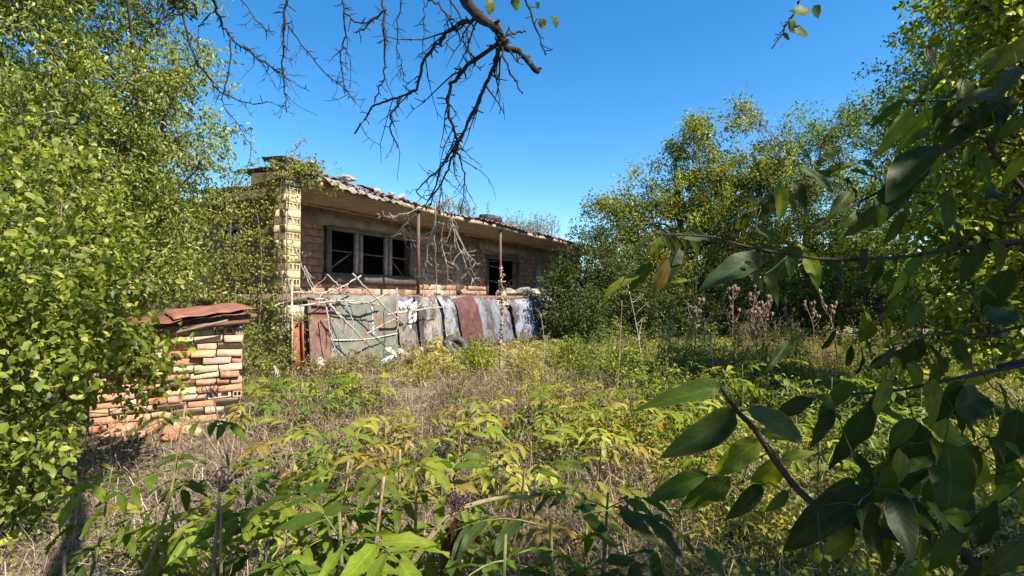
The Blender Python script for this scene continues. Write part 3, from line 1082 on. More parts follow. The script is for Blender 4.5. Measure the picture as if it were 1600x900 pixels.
# --- weeds on the roof
for (u, v, h, lab) in ((2.9, .9, .32, 'dry weed tuft on the roof edge beside the second post'), (3.7, 1.0, .42, 'green weed tuft on the roof next to the tyre'), (8.6, -.3, .7, 'pale weed thicket on the roof at the far end')):
    p = loc(u, v, SOF + .22)
    o = empty('roof_weed', p, 0, lab, 'weed', 'weeds on the roof')
    s = MB()
    tips = []
    for k in range(16 if h < .6 else 110):
        q = np.array([R.normal(0, .22 if h < .6 else .75), R.normal(0, .2 if h < .6 else .9), 0])
        t_ = q + np.array([R.normal(0, .06), R.normal(0, .06), h * R.uniform(.5, 1.15)])
        s.tube(wig(q, t_, 4, .012), [.006, .005, .004, .002], 4, cap=False, tint=(.2, .19, .1))
        for f in np.linspace(.3, 1, 6):
            tips.append(q * (1 - f) + t_ * f)
    s.build('stem', M['twig'], o)
    obj('foliage', foliage_mesh('foliage', np.array(tips), 7, .035 if h < .6 else .10, .055 if h < .6 else .085, [(.13, .14, .05), (.2, .2, .09)], tmpl=NARROW, aspect=.25), o)

# ------------------------------------------------------------------ brick shed
SA = math.atan2(.53, .85)
SH0 = at(379, 560, 5.5)
SH0[2] = 0
sd_, sn = np.array([math.cos(SA), math.sin(SA), 0]), np.array([math.sin(SA), -math.cos(SA), 0])
shed = empty('brick_shed', (SH0[0], SH0[1], gz(SH0[0], SH0[1])), SA, 'low roofless-looking brick shed with rusty sheets on top', 'shed')
shed['label'] = 'low dry-stacked brick shed under rusty metal sheets'
SLEN, SDEP = 1.28, 1.1
mb = MB()
mb.box((-SLEN / 2, .115, .50), (SLEN - .04, .15, 1.03))
mb.box((-.10, .6, .50), (.1, SDEP - .7, 1.03))
mb.box((-SLEN + .10, .6, .50), (.1, SDEP - .7, 1.03))
wl = mb.build('wall', M['mortar'], shed)
SB = [(.46, .26, .155), (.47, .30, .19), (.44, .21, .12), (.47, .33, .225), (.46, .28, .175), (.40, .18, .105)]
z = 0.02
row = 0
while z < 1.05:
    hh = 0.066 + random.uniform(-.004, .006)
    x = -SLEN + random.uniform(-.02, .02) - (.12 if row % 2 else 0)
    while x < -.03:
        ln = random.choice((.25, .26, .24, .12, .18, .22))
        a, b = max(x, -SLEN), min(x + ln, 0)
        if b - a > .05:
            dep = .13
            y = .065 + random.gauss(0, .014)
            end = b > -.2
            pale = random.random() < (.6 if end else .18)
            colr = vary((.48, .35, .235) if pale else random.choice(SB), .16, .1)
            me = None
            if row in (13, 4) and end:
                me = HB2
            brick(wl, ((a + b) / 2, y, z + hh / 2), (b - a - .010, dep, hh - .003), colr, tilt=.03, me=me)
        x += ln + .004
    # return wall on the right
    y = .19
    while y < SDEP - .1:
        brick(wl, (-.06 + random.gauss(0, .006), y + .11, z + hh / 2), (.12, .21, hh - .003), vary(random.choice(SB), .13), tilt=.015)
        y += .222
    z += hh + .007
    row += 1
TOPZ = z
for (p, rot, wx, ly, c, sdd, pt, am) in (((-.62, -.14, TOPZ + .085), (.03, -.10, .05), 1.3, 1.3, (.20, .085, .052), 3, .22, .007), ((-.25, -.12, TOPZ + .16), (.04, -.12, .14), .75, 1.2, (.26, .12, .08), 4, .25, .006), ((-.95, -.18, TOPZ + .05), (.05, -.10, -.1), .8, 1.3, (.18, .075, .045), 5, .2, .008)):
    me = corrugated('roof_sheet', wx, ly, M['rust'], pitch=pt, amp=am, thick=.004, fray=.06, seed=sdd, sag=.02)
    obj('roof_sheet', me, shed, loc_=p, rot=rot, color=c)
for a, b, r in (((-.9, .02, TOPZ + .03), (.14, .10, TOPZ + .115), .028), ((-.7, -.05, TOPZ + .01), (.05, -.06, TOPZ + .06), .024)):
    mb = MB()
    P = np.array([a, b])
    mb.tube(P, r, 12, cap=False)
    mb.tube(P[::-1], r * .8, 12, cap=False)
    mb.build('pipe', M['rust'], shed, color=(.17, .09, .06))
for a, b, w_ in (((-.05, .0, TOPZ - .05), (.03, .6, TOPZ + .1), .07), ((-1.2, .02, TOPZ + .02), (-.1, .05, TOPZ + .03), .05), ((-.8, -.1, TOPZ - .08), (-.15, -.14, TOPZ + .08), .025)):
    timber('beam', shed, [(a, b, w_, w_)], (.2, .17, .13))
# bricks tumbled at its foot
labs = ['whole brick lying at the foot of the shed', 'broken red brick in the dry grass by the shed', 'pale half brick near the left corner of the shed', 'tilted brick leaning on the lower shed courses', 'red brick stub sunk in the straw by the shed']
for k, (dx, dn, rz_) in enumerate(((-.75, .22, .3), (-.62, .40, 1.0), (-1.05, .20, .5), (-.9, .34, -.4), (-.5, .3, .1))):
    p = SH0 + sd_ * dx + sn * dn
    o = brick(None, (p[0], p[1], gz(p[0], p[1]) + .05), (.24 if k % 2 == 0 else .15, .12, .066), vary(random.choice(SB), .1), rz=rz_ + SA, tilt=.3, name='fallen_brick')
    tag(o, labs[k], 'brick', 'bricks fallen from the shed')

# ------------------------------------------------------------------ things leaning on the terrace
def lean(u0, u1, v, ztop, zbot, dv, parent=None):
    """centre, rotation for a sheet leaning: foot at v+dv, head at v"""
    h = math.hypot(ztop - zbot, dv)
    return h


def u_at(px, v, py=520):
    return uv_of(onplane(px, py, v))[0]


def panel(name, pxa, pxb, v, ztop, zbot, mat, color, label, cat, thick=.012, corr=None, seed=0, tilt=0.0, group=None, dv=.18, fray=.03):
    a, b = u_at(pxa, v), u_at(pxb, v)
    foot = loc((a + b) / 2, v + dv, zbot)
    h = math.hypot(ztop - zbot, dv)
    rx = math.pi / 2 - math.atan2(dv, ztop - zbot)
    if corr:
        me = corrugated(name, b - a + .05, h + .06, mat, nl=14, curl=R.uniform(.2, 1.5), sag=R.uniform(-.03, .05), pitch=corr, amp=.022 if corr < .12 else .03, thick=.004, fray=fray, seed=seed)
    else:
        m_ = MB()
        nx, nz = 10, 8
        rr = np.random.default_rng(seed)
        for sgn in (0, 1):
            X, T = np.meshgrid(np.linspace(-(b - a) / 2, (b - a) / 2, nx + 1), np.linspace(0, 1, nz + 1))
            Z = .012 * np.sin(X * 5 + seed) * np.sin(T * 4) - sgn * thick
            Vv = np.stack([X, T * h + .012 * np.sin(X * 9) * (T > .99), Z], -1).reshape(-1, 3)
            i = (np.arange(nz)[:, None] * (nx + 1) + np.arange(nx)[None, :]).ravel()
            F = np.stack([i, i + 1, i + nx + 2, i + nx + 1], -1)
            m_.add(Vv, F if sgn == 0 else F[:, ::-1])
        n1 = (nx + 1) * (nz + 1)
        ed = list(range(nx + 1)) + [r * (nx + 1) + nx for r in range(1, nz + 1)] + [nz * (nx + 1) + c for c in range(nx - 1, -1, -1)] + [r * (nx + 1) for r in range(nz - 1, 0, -1)]
        F = np.array([[ed[k], ed[k - 1], ed[k - 1] + n1, ed[k] + n1] for k in range(len(ed))])
        m_.f[4].append(F)
        me = m_.mesh(name, mat)
    o = obj(name, me, None, loc_=foot, rot=Euler((rx, tilt, HA), 'XYZ'), color=color)
    return tag(o, label, cat, group), (a, b, h)


pn, (pa, pb, ph) = panel('sheet_panel', 505, 618, 1.42, 1.63, .28, M['sheet'], (.165, .17, .135), 'grey-green sheet panel leaning on the terrace behind dead branches', 'panel', dv=.16, seed=1)
# white painted lines on the panel (raised beads)
for pts in ([(-(pb - pa) / 2 + .05, ph * .44), (0, ph * .41), ((pb - pa) / 2 - .05, ph * .45)], [(.18, ph * .44), (.2, ph * .85)]):
    m_ = MB()
    P = spline([(a, b, .016) for a, b in pts], 6)
    for i in range(len(P) - 1):
        m_.beam(P[i], P[i + 1], .018, .008)
    m_.build('white_stripe', M['paint_line'], pn)
panel('sheet_panel', 477, 512, 1.50, 1.61, .30, M['rust'], (.19, .12, .095), 'narrow rusty brown sheet at the left end of the grey panel', 'panel', dv=.14, seed=3, tilt=.03)
panel('corrugated_sheet', 619, 652, 1.45, 1.63, .35, M['zinc'], (.22, .18, .15), 'pale corrugated sheet just right of the grey-green panel', 'metal sheet', corr=.076, seed=11, group='corrugated sheets along the terrace')
panel('corrugated_sheet', 648, 694, 1.52, 1.56, .35, M['zinc'], (.27, .235, .20), 'whitish peeling corrugated sheet below the first veranda post', 'metal sheet', corr=.076, seed=12, tilt=.05, group='corrugated sheets along the terrace')
panel('corrugated_sheet', 690, 726, 1.60, 1.60, .40, M['zinc'], (.24, .25, .27), 'bright zinc corrugated sheet above the old tyre', 'metal sheet', corr=.1, seed=13, group='corrugated sheets along the terrace')
panel('corrugated_sheet', 718, 748, 1.68, 1.58, .40, M['rust'], (.10, .04, .04), 'dark maroon rusted sheet standing tallest of the row', 'metal sheet', corr=.1, seed=14, tilt=-.10, group='corrugated sheets along the terrace')
panel('corrugated_sheet', 740, 776, 1.60, 1.55, .40, M['zinc'], (.15, .17, .19), 'bluish zinc sheet left of the tall dry mullein stalk', 'metal sheet', corr=.1, seed=15, tilt=.06, group='corrugated sheets along the terrace')
panel('corrugated_sheet', 778, 806, 1.62, 1.36, .40, M['zinc'], (.13, .15, .18), 'dark grey sheet directly behind the dry mullein stalk', 'metal sheet', corr=.1, seed=16, group='corrugated sheets along the terrace')
panel('corrugated_sheet', 800, 834, 1.72, 1.52, .40, M['zinc'], (.22, .25, .29), 'pale blue sheet with a dark rusted lower half', 'metal sheet', corr=.14, seed=17, tilt=-.03, group='corrugated sheets along the terrace')
panel('corrugated_sheet', 830, 864, 1.62, 1.62, .40, M['zinc'], (.17, .18, .195), 'creased silver sheet right of the pale blue sheet', 'metal sheet', corr=.1, seed=18, tilt=.08, fray=.1, group='corrugated sheets along the terrace')
panel('corrugated_sheet', 858, 890, 1.55, 1.42, .40, M['zinc'], (.11, .12, .14), 'last grey sheet of the row, under the third post', 'metal sheet', corr=.1, seed=19, group='corrugated sheets along the terrace')

# red-brown steel channel standing by the pier
p0, p1 = onplane(463, 502, 1.62), onplane(466, 588, 1.72)
ch = empty('steel_channel', p1, 0, 'red-brown steel channel standing upright beside the cream pier', 'steel beam')
m_ = MB()
q = p0 - p1
m_.beam((0, 0, -.05), q, .17, .012)
m_.beam(np.array((.085, .0, -.05)), q + (.085, .0, 0), .012, .10)
m_.beam(np.array((-.085, .0, -.05)), q + (-.085, .0, 0), .012, .10)
m_.build('profile', M['rust'], ch, color=(.28, .095, .055))
# thin pole beside the pier
p0, p1 = onplane(456, 440, 1.62), onplane(457, 560, 1.66)
m_ = MB()
m_.tube([p1 - (0, 0, .2), p0], .014, 7)
tag(m_.build('wooden_pole', M['wood'], color=(.5, .44, .33)), 'thin pale upright pole in front of the cream pier', 'pole')


def torus(name, Rr, r, squash=1.0):
    V, F = [], []
    n1, n2 = 28, 12
    prof = [(math.cos(a) * r * .9, math.sin(a) * r * squash) for a in np.linspace(0, 2 * math.pi, n2, endpoint=False)]
    for i in range(n1):
        a = 2 * math.pi * i / n1
        for k, (dr_, dz) in enumerate(prof):
            rr = Rr + np.clip(dr_, -r * .62, r * .75) * (1 + (.02 if i % 2 and dr_ > r * .5 else 0))
            V.append((rr * math.cos(a), rr * math.sin(a), dz))
            F.append([i * n2 + k, i * n2 + (k + 1) % n2, ((i + 1) % n1) * n2 + (k + 1) % n2, ((i + 1) % n1) * n2 + k])
    return mesh_np(name, np.array(V), np.array(F), M['rubber'], smooth_=True)


p = onplane(712, 538, 2.0)
tag(obj('tyre', torus('tyre', .19, .13, .85), None, loc_=p - np.array([0, 0, .05]), rot=(math.radians(50), .1, math.radians(25))), 'worn black tyre lying tilted in front of the corrugated sheets', 'tyre')
tag(obj('tyre', torus('tyre', .25, .10, .95), None, loc_=loc(4.75, 1.05, SOF + .31), rot=(.05, .12, 0)), 'old tyre lying flat on the roof edge', 'tyre')
p = onplane(868, 540, 1.95)
tag(obj('tyre', torus('tyre', .19, .09, .9), None, loc_=p, rot=(math.radians(70), .1, math.radians(40))), 'small dark tyre in the weeds by the last sheet', 'tyre')


def stone_mesh(seed, detail=2):
    import bmesh
    bm = bmesh.new()
    bmesh.ops.create_icosphere(bm, subdivisions=detail, radius=1)
    rr = np.random.default_rng(seed)
    ph_ = rr.uniform(0, 6, 6)
    for v in bm.verts:
        c = v.co
        k = 1 + .22 * math.sin(c.x * 3 + ph_[0]) * math.sin(c.y * 3.3 + ph_[1]) + .14 * math.sin(c.z * 5 + ph_[2] + c.x * 4) + rr.normal(0, .07)
        v.co = c * k
    me = bpy.data.meshes.new('stone_shape')
    bm.to_mesh(me)
    bm.free()
    me.materials.append(M['stone'])
    return me


SM = [stone_mesh(i) for i in range(5)]
for (u, v, z_, s, lab, c) in ((-.62, 1.3, SOF + .31, (.17, .10, .06), 'largest white rubble lump on the roof near the pillar', (.38, .33, .26)), (.05, 1.38, SOF + .20, (.06, .05, .045), 'small white stone on the roof edge', (.45, .42, .38)), (-1.3, 1.2, SOF + .42, (.12, .09, .05), 'flat pale slab piece on the raised roof corner', (.34, .3, .26)),
                              (.75, 1.35, SOF + .2, (.12, .09, .05), 'flat grey lump on the roof left of the first post', (.36, .32, .28)), (.45, 1.38, SOF + .2, (.07, .06, .05), 'little buff stone between lumps on the roof edge', (.34, .28, .22)), (5.7, 1.3, SOF + .2, (.14, .09, .05), 'reddish lump on the roof right of the tyre', (.32, .2, .16))):
    tag(obj('rubble_stone', random.choice(SM), None, loc_=loc(u, v, z_), rot=(random.gauss(0, .2), random.gauss(0, .2), random.random() * 6), scale=s, color=c), lab, 'stone', 'rubble on the roof')
for (px, py, v, s, lab, c) in ((500, 566, 1.95, (.09, .05, .09), 'white broken slab at the foot of the grey panel', (.36, .34, .3)), (612, 550, 1.95, (.13, .09, .05), 'cream lump above the plastic bottle', (.44, .40, .31)), (634, 560, 2.1, (.14, .1, .12), 'rough grey-brown rubble heap lump by the bottle', (.42, .36, .29)),
                               (655, 548, 2.05, (.09, .09, .08), 'small grey stone left of the tyre', (.45, .42, .38)), (628, 552, 2.0, (.11, .08, .05), 'pale flat stone beside the cream lump', (.38, .35, .3)), (432, 584, 1.7, (.15, .04, .05), 'grey splintered slab near the cream pier', (.32, .30, .27)),
                               (790, 592, 2.6, (.12, .1, .07), 'brown lump under the dry mullein stalk', (.3, .22, .15))):
    tag(obj('rubble_stone', random.choice(SM), None, loc_=onplane(px, py, v), rot=(random.random(), random.random(), random.random() * 6), scale=s, color=c), lab, 'stone', 'rubble below the terrace')
# rubble and junk on the terrace floor
for k, (u, v, s, c) in enumerate(((3.6, .95, .16, (.34, .2, .14)), (5.4, 1.0, .14, (.4, .35, .28)), (6.3, .8, .22, (.36, .32, .27)), (7.0, .9, .26, (.33, .3, .25)), (7.8, .85, .22, (.36, .33, .28)), (8.8, 1.0, .18, (.42, .38, .3)), (2.5, 1.0, .12, (.5, .45, .38)), (9.9, 1.0, .2, (.5, .48, .44)))):
    tag(obj('rubble_stone', random.choice(SM), None, loc_=loc(u, v, FZ + s * .35), rot=(0, 0, random.random() * 6), scale=(s * 1.3, s, s * .7), color=c),
        ['reddish rubble on the veranda right of the first post', 'buff rubble on the veranda left of the second post', 'rubble at the left jamb of the dark doorway', 'biggest rubble mound in the doorway', 'rubble at the right jamb of the dark doorway', 'rubble right of the doorway on the veranda', 'small pale rubble on the veranda below the window end', 'pale rubble by the third post'][k], 'stone', 'rubble on the veranda')


def bottle(p, rot, s, label):
    prof = [(0, 0), (.045, 0), (.048, .02), (.044, .05), (.048, .07), (.044, .10), (.048, .12), (.044, .15), (.048, .18), (.046, .22), (.025, .27), (.014, .29), (.014, .32), (0, .32)]
    n_ = 16
    V = [(r * math.cos(a), r * math.sin(a), z_) for r, z_ in prof for a in np.arange(n_) * 2 * math.pi / n_]
    F = [[i * n_ + k, i * n_ + (k + 1) % n_, (i + 1) * n_ + (k + 1) % n_, (i + 1) * n_ + k] for i in range(len(prof) - 1) for k in range(n_)]
    e = empty('plastic_bottle', p, 0, label, 'bottle')
    e.rotation_euler = rot
    e.scale = (s, s, s)
    obj('body', mesh_np('body', np.array(V), np.array(F), M['plastic'], smooth_=True), e)
    m_ = MB()
    m_.tube([(0, 0, .30), (0, 0, .325)], .017, 12)
    m_.build('cap', M['rag'], e, color=(.15, .3, .6))
    return e


bottle(onplane(592, 570, 2.05), (.2, 1.1, .9), 1.05, 'crumpled blue-white plastic bottle on the rubble below the terrace')


def cloth(name, w_, h_, seed, color, p, rot, label):
    rr = np.random.default_rng(seed)
    n_ = 12
    X, Y_ = np.meshgrid(np.linspace(-.5, .5, n_), np.linspace(0, 1, n_))
    ph_ = rr.uniform(0, 6, 4)
    Z = .09 * np.sin(X * 13 + ph_[0]) * (1 - .5 * Y_) + .05 * np.sin(Y_ * 7 + X * 5 + ph_[1])
    Vt = np.stack([X * w_ * (1 - .3 * Y_), Z * w_, -Y_ * h_ + .05 * np.sin(X * 9 + ph_[2])], -1).reshape(-1, 3)
    V = np.vstack([Vt, Vt + (0, .008, 0)])
    i = (np.arange(n_ - 1)[:, None] * n_ + np.arange(n_ - 1)[None, :]).ravel()
    F = np.stack([i, i + 1, i + n_ + 1, i + n_], -1)
    o = obj(name, mesh_np(name, V, np.vstack([F, F[:, ::-1] + n_ * n_]), M['rag'], smooth_=True), None, loc_=p, rot=rot, color=color)
    return tag(o, label, 'rag')


cloth('rag', .35, .5, 1, (.70, .68, .66), onplane(648, 474, 1.55), (0, .1, HA), 'white rag hanging at the terrace edge below the first post')
cloth('rag', .3, .35, 2, (.72, .72, .74), onplane(926, 478, 1.5), (0, .3, HA), 'white rag caught in the dark bush by the far veranda')
cloth('rag', .45, .22, 3, (.45, .5, .62), onplane(634, 470, 1.5), (0, 0, HA), 'blue-grey rag lying on the terrace edge by the first post')
p = onplane(922, 548, 2.0)
m_ = MB()
prof = [(.11, 0), (.115, .01), (.15, .26), (.155, .27)]
for i in range(3):
    m_.tube([(0, 0, prof[i][1]), (0, 0, prof[i + 1][1])], [prof[i][0], prof[i + 1][0]], 16, cap=(i == 0))
o = m_.build('bucket', M['rag'], color=(.30, .38, .46))
o.location = p - np.array([0, 0, .15])
tag(o, 'blue-grey bucket in the weeds right of the metal sheets', 'bucket')

# ------------------------------------------------------------------ dead sticks heaped against the terrace
STK = [([(455, 456), (510, 458), (560, 457)], 1.55, .016, 'straight grey stick lying along the terrace edge'),
       ([(492, 467), (565, 474), (590, 466), (609, 456)], 1.62, .024, 'thick forked branch end pointing up to the right'),
       ([(511, 429), (527, 445), (540, 472), (555, 510)], 1.75, .014, 'thin stick crossing the panel from upper left'),
       ([(550, 427), (587, 465), (612, 490), (645, 515)], 1.85, .016, 'long pale stick slanting down to the right past the panel'),
       ([(515, 475), (540, 502), (572, 535)], 1.80, .022, 'thick bleached stick slanting across the grey panel'),
       ([(564, 431), (530, 450), (497, 460)], 1.70, .015, 'crooked stick rising to the right above the panel'),
       ([(572, 522), (598, 508), (622, 495)], 1.85, .015, 'short pale stick propped against the panel right half'),
       ([(510, 480), (517, 527), (527, 555)], 1.78, .012, 'dark thin stick at the panel left part'),
       ([(620, 450), (622, 495), (615, 547)], 1.85, .012, 'slim upright twig at the panel right edge'),
       ([(475, 415), (486, 440), (497, 455)], 1.60, .011, 'bent pale shoot beside the pillar foot'),
       ([(462, 388), (475, 425), (490, 457)], 1.62, .011, 'tall curved pale shoot next to the pillar'),
       ([(605, 492), (650, 484), (692, 480)], 1.75, .024, 'thick knotted bough lying along the corrugated sheets'),
       ([(515, 495), (535, 517), (552, 537)], 1.72, .010, 'thin dark twig low on the grey panel'),
       ([(640, 500), (660, 470), (685, 452)], 1.75, .012, 'slim forked stick below the first veranda post'),
       ([(428, 478), (440, 474), (455, 470)], 1.62, .014, 'short pale stick poking out beside the cream pier'),
       ([(470, 478), (530, 470), (600, 476)], 1.66, .018, 'long grey branch along the top of the panel')]
for pts, v, r, lab in STK:
    P = spline([onplane(x, y, v + .05 * i) for i, (x, y) in enumerate(pts)], 7)
    P = P + R.normal(0, .006, P.shape)
    b0 = P[0].copy()
    m_ = MB()
    m_.tube(P - b0, np.linspace(r, r * .55, len(P)), 6, tint=(.40, .36, .31))
    for k in range(5):
        i = R.integers(2, len(P) - 1)
        d = norm(P[i] - P[i - 1]) * .6 + R.normal(0, .6, 3)
        L = R.uniform(.06, .28)
        m_.tube(wig(P[i], P[i] + norm(d) * L, 4, .012) - b0, [r * .5, r * .42, r * .35, r * .2], 5, tint=(.42, .38, .33))
    o = m_.build('dead_branch', M['twig'], smooth_=True)
    o.location = b0
    tag(o, lab, 'branch', 'dead branches heaped against the terrace')

# ------------------------------------------------------------------ bare old tree overhead
bt = empty('bare_pear_tree', (1.1, -1.9, gz(1.1, -1.9)), 0, 'nearly leafless old pear tree whose dark branches hang from the top', 'tree')
b0 = np.array(bt.location)
DK, LT = (.036, .029, .026), (.36, .32, .265)  # LT: sunlit twig tone, the light is in the colour
tr = MB()
P = spline([b0 - (0, 0, .1), b0 + (-.1, .1, 1.4), b0 + (-.3, .5, 2.6)], 8)
tr.tube(P - b0, np.linspace(.16, .11, len(P)), 10, tint=DK)
tr.build('trunk', M['bark'], bt, smooth_=True)
CROTCH = P[-1]


def twiggy(m_, P, rad, col, nspur, ntwig, tl=.22, grav=.55):
    k = len(P)
    for _ in range(nspur):
        i = R.integers(1, k - 1)
        d = norm(np.cross(P[i] - P[i - 1], R.normal(0, 1, 3))) + norm(P[i] - P[i - 1]) * .4
        L = R.uniform(.012, .05)
        r = max(.0022, rad[i] * .5)
        m_.tube(np.array([P[i], P[i] + d * L * .6, P[i] + d * L + R.normal(0, .004, 3)]), [r, r * .9, r * .7], 5, tint=col)
    for _ in range(ntwig):
        i = R.integers(1, k)
        d = norm(P[min(i, k - 1)] - P[i - 1]) * .7 + R.normal(0, .55, 3) - np.array([0, 0, grav])
        L = tl * R.uniform(.4, 1.3)
        q = [P[i - 1]]
        dd_ = norm(d)
        nn = 6
        for s in range(nn):
            dd_ = norm(dd_ + R.normal(0, .2, 3) - np.array([0, 0, .06]))
            q.append(q[-1] + dd_ * L / nn)
        q = np.array(q)
        r = max(.0018, min(rad[i - 1] * .5, .006))
        m_.tube(q, np.linspace(r, .0011, nn + 1), 5, cap=False, tint=col)
        for _ in range(3):
            j = R.integers(1, nn)
            e = norm(R.normal(0, 1, 3) + dd_ * .5)
            LL = R.uniform(.01, .06)
            m_.tube(np.array([q[j], q[j] + e * LL * .5, q[j] + e * LL]), [r * .7, r * .55, r * .4], 4, cap=False, tint=col)


# high limbs above the frame feeding the hanging branches
LIMBS = [[CROTCH, (.55, .6, 3.45), at(726, -10, 2.3)], [CROTCH, (.2, .8, 3.9), (-.7, 2.0, 4.1), (-1.5, 2.6, 4.0)], [CROTCH, (1.0, .8, 3.8), (1.35, 1.9, 3.6), at(1250, -5, 2.2)]]
for i, L_ in enumerate(LIMBS):
    P = spline(L_, 8)
    m_ = MB()
    m_.tube(P - b0, np.linspace(.085, (.031, .022, .006)[i], len(P)), 8, tint=DK)
    m_.build('limb', M['bark'], bt, smooth_=True)
BRN = [([(722, -8), (748, 26), (778, 48), (781, 68), (811, 81), (842, 113)], 2.3, 2.35, .029, .014, DK, 18, 1),
       ([(748, 27), (708, 44), (682, 70), (662, 95), (651, 139), (620, 152), (587, 165), (554, 209)], 2.32, 2.6, .012, .005, DK, 30, 8),
       ([(627, 152), (609, 190), (622, 231)], 2.5, 2.55, .007, .003, DK, 8, 3),
       ([(778, 68), (730, 103), (700, 147), (708, 198), (713, 225), (690, 262), (672, 322)], 2.33, 2.9, .013, .004, DK, 30, 10),
       ([(781, 70), (770, 106), (745, 161), (719, 216), (708, 245), (690, 283), (664, 322)], 2.33, 2.9, .013, .004, DK, 30, 15),
       ([(713, 228), (718, 245), (726, 286), (719, 335)], 2.65, 2.9, .007, .003, DK, 8, 5),
       ([(714, 225), (686, 262), (652, 300), (668, 312)], 2.65, 2.9, .007, .003, DK, 8, 5),
       ([(780, 60), (800, 52), (822, 50)], 2.33, 2.4, .009, .005, DK, 6, 0), ([(782, 60), (790, 100), (817, 146)], 2.33, 2.3, .007, .004, DK, 9, 0),
       ([(598, -8), (602, 73), (598, 125), (585, 161)], 2.4, 2.5, .007, .0035, DK, 16, 5), ([(604, 15), (575, 37), (556, 52)], 2.4, 2.5, .006, .003, DK, 7, 1),
       ([(628, -8), (620, 66), (628, 100), (635, 136)], 2.4, 2.5, .004, .002, DK, 14, 3), ([(534, -8), (539, 55), (532, 95), (539, 147)], 2.5, 2.6, .006, .003, DK, 18, 6),
       ([(538, 20), (565, 36), (590, 25), (602, 15)], 2.5, 2.5, .005, .004, DK, 8, 1),
       ([(448, -8), (444, 37), (442, 110), (448, 176)], 2.6, 2.7, .009, .003, DK, 20, 10), ([(451, 40), (495, 99), (536, 139), (555, 160)], 2.65, 2.7, .005, .002, DK, 14, 6),
       ([(380, 70), (400, 88), (448, 121), (484, 143)], 2.7, 2.7, .005, .002, DK, 12, 6),
       ([(328, -8), (350, 43), (370, 67), (413, 97), (447, 120)], 2.7, 2.75, .009, .004, DK, 14, 6), ([(360, 55), (357, 110), (347, 157), (370, 190), (393, 213)], 2.7, 2.8, .005, .002, DK, 12, 5),
       ([(270, -8), (287, 33), (300, 80), (327, 123), (353, 150), (397, 163), (417, 160)], 2.7, 2.8, .008, .003, DK, 16, 8), ([(330, 20), (310, 47), (308, 73)], 2.7, 2.7, .004, .002, DK, 6, 1),
       ([(287, 20), (253, 30), (245, 57)], 2.7, 2.7, .005, .003, DK, 6, 1), ([(372, -8), (400, 30), (428, 55)], 2.7, 2.7, .004, .002, DK, 8, 3),
       ([(660, -8), (690, 15), (720, 60), (735, 85)], 2.35, 2.4, .006, .003, DK, 12, 5), ([(700, -8), (728, 45), (735, 90), (752, 110)], 2.35, 2.5, .005, .003, DK, 10, 5), ([(662, 0), (663, 30), (660, 90)], 2.4, 2.45, .003, .002, DK, 8, 1),
       ([(820, -8), (836, 40), (853, 86)], 2.2, 2.2, .006, .004, DK, 8, 0), ([(1250, -2), (1232, 35), (1206, 76)], 2.2, 2.2, .007, .003, DK, 7, 1),
       # lower twigs, sunlight put into their pale tint
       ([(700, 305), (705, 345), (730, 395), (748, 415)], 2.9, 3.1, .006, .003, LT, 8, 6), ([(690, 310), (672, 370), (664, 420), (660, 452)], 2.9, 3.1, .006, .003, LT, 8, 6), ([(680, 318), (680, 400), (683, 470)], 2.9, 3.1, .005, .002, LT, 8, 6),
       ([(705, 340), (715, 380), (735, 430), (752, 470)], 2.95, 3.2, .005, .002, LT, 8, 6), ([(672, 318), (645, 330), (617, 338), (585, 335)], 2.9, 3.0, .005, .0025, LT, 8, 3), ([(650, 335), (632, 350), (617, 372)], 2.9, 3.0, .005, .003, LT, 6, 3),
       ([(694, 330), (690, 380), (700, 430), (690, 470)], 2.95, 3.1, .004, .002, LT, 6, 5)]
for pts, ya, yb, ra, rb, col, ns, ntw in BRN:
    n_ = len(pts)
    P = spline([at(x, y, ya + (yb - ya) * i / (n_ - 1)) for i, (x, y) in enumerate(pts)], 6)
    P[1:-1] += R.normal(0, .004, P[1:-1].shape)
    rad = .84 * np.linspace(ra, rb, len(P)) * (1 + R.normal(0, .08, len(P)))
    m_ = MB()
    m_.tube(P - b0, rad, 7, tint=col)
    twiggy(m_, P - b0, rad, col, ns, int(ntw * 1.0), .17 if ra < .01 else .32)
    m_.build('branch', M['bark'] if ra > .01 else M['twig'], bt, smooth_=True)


# ------------------------------------------------------------------ big single leaves
def big_leaf(name, seed, wmax=.42, fold=.28, curl=.22, wave=.03, peak=.42, nt=12, ns=6):
    """unit-length leaf along +x, normal +z"""
    rr = np.random.default_rng(seed)
    ph_ = rr.uniform(0, 6.28, 4)
    T = np.linspace(0, 1, nt + 1)
    S = np.linspace(-1, 1, ns + 1)
    V, U = [], []
    c_ = curl * rr.uniform(.3, 1.5)
    for t in T:
        wd = wmax * .5 * (t / peak) ** .62 * math.exp(.62 * (1 - t / peak)) * (1 - t ** 5) if t > 0 else .01
        wd = max(wd, .004)
        for s in S:
            x_ = t
            z_ = fold * abs(s) * wd - c_ * t * t + wave * math.sin(t * 17 + ph_[0] + s) * abs(s) - .10 * wd * s * s
            V.append((x_, s * wd * (1 + .012 * math.sin(t * 40 + ph_[1])), z_ + .04 * math.sin(t * 5 + ph_[2]) * s))
            U.append((t, s))
    i = (np.arange(nt)[:, None] * (ns + 1) + np.arange(ns)[None, :]).ravel()
    F = np.stack([i, i + ns + 1, i + ns + 2, i + 1], -1)
    V = np.array(V)
    V[:, 1] += .05 * np.sin(V[:, 0] * 3) * rr.uniform(-1, 1)
    return mesh_np(name, V, F, M['bigleaf'], uv=np.array(U), smooth_=True)


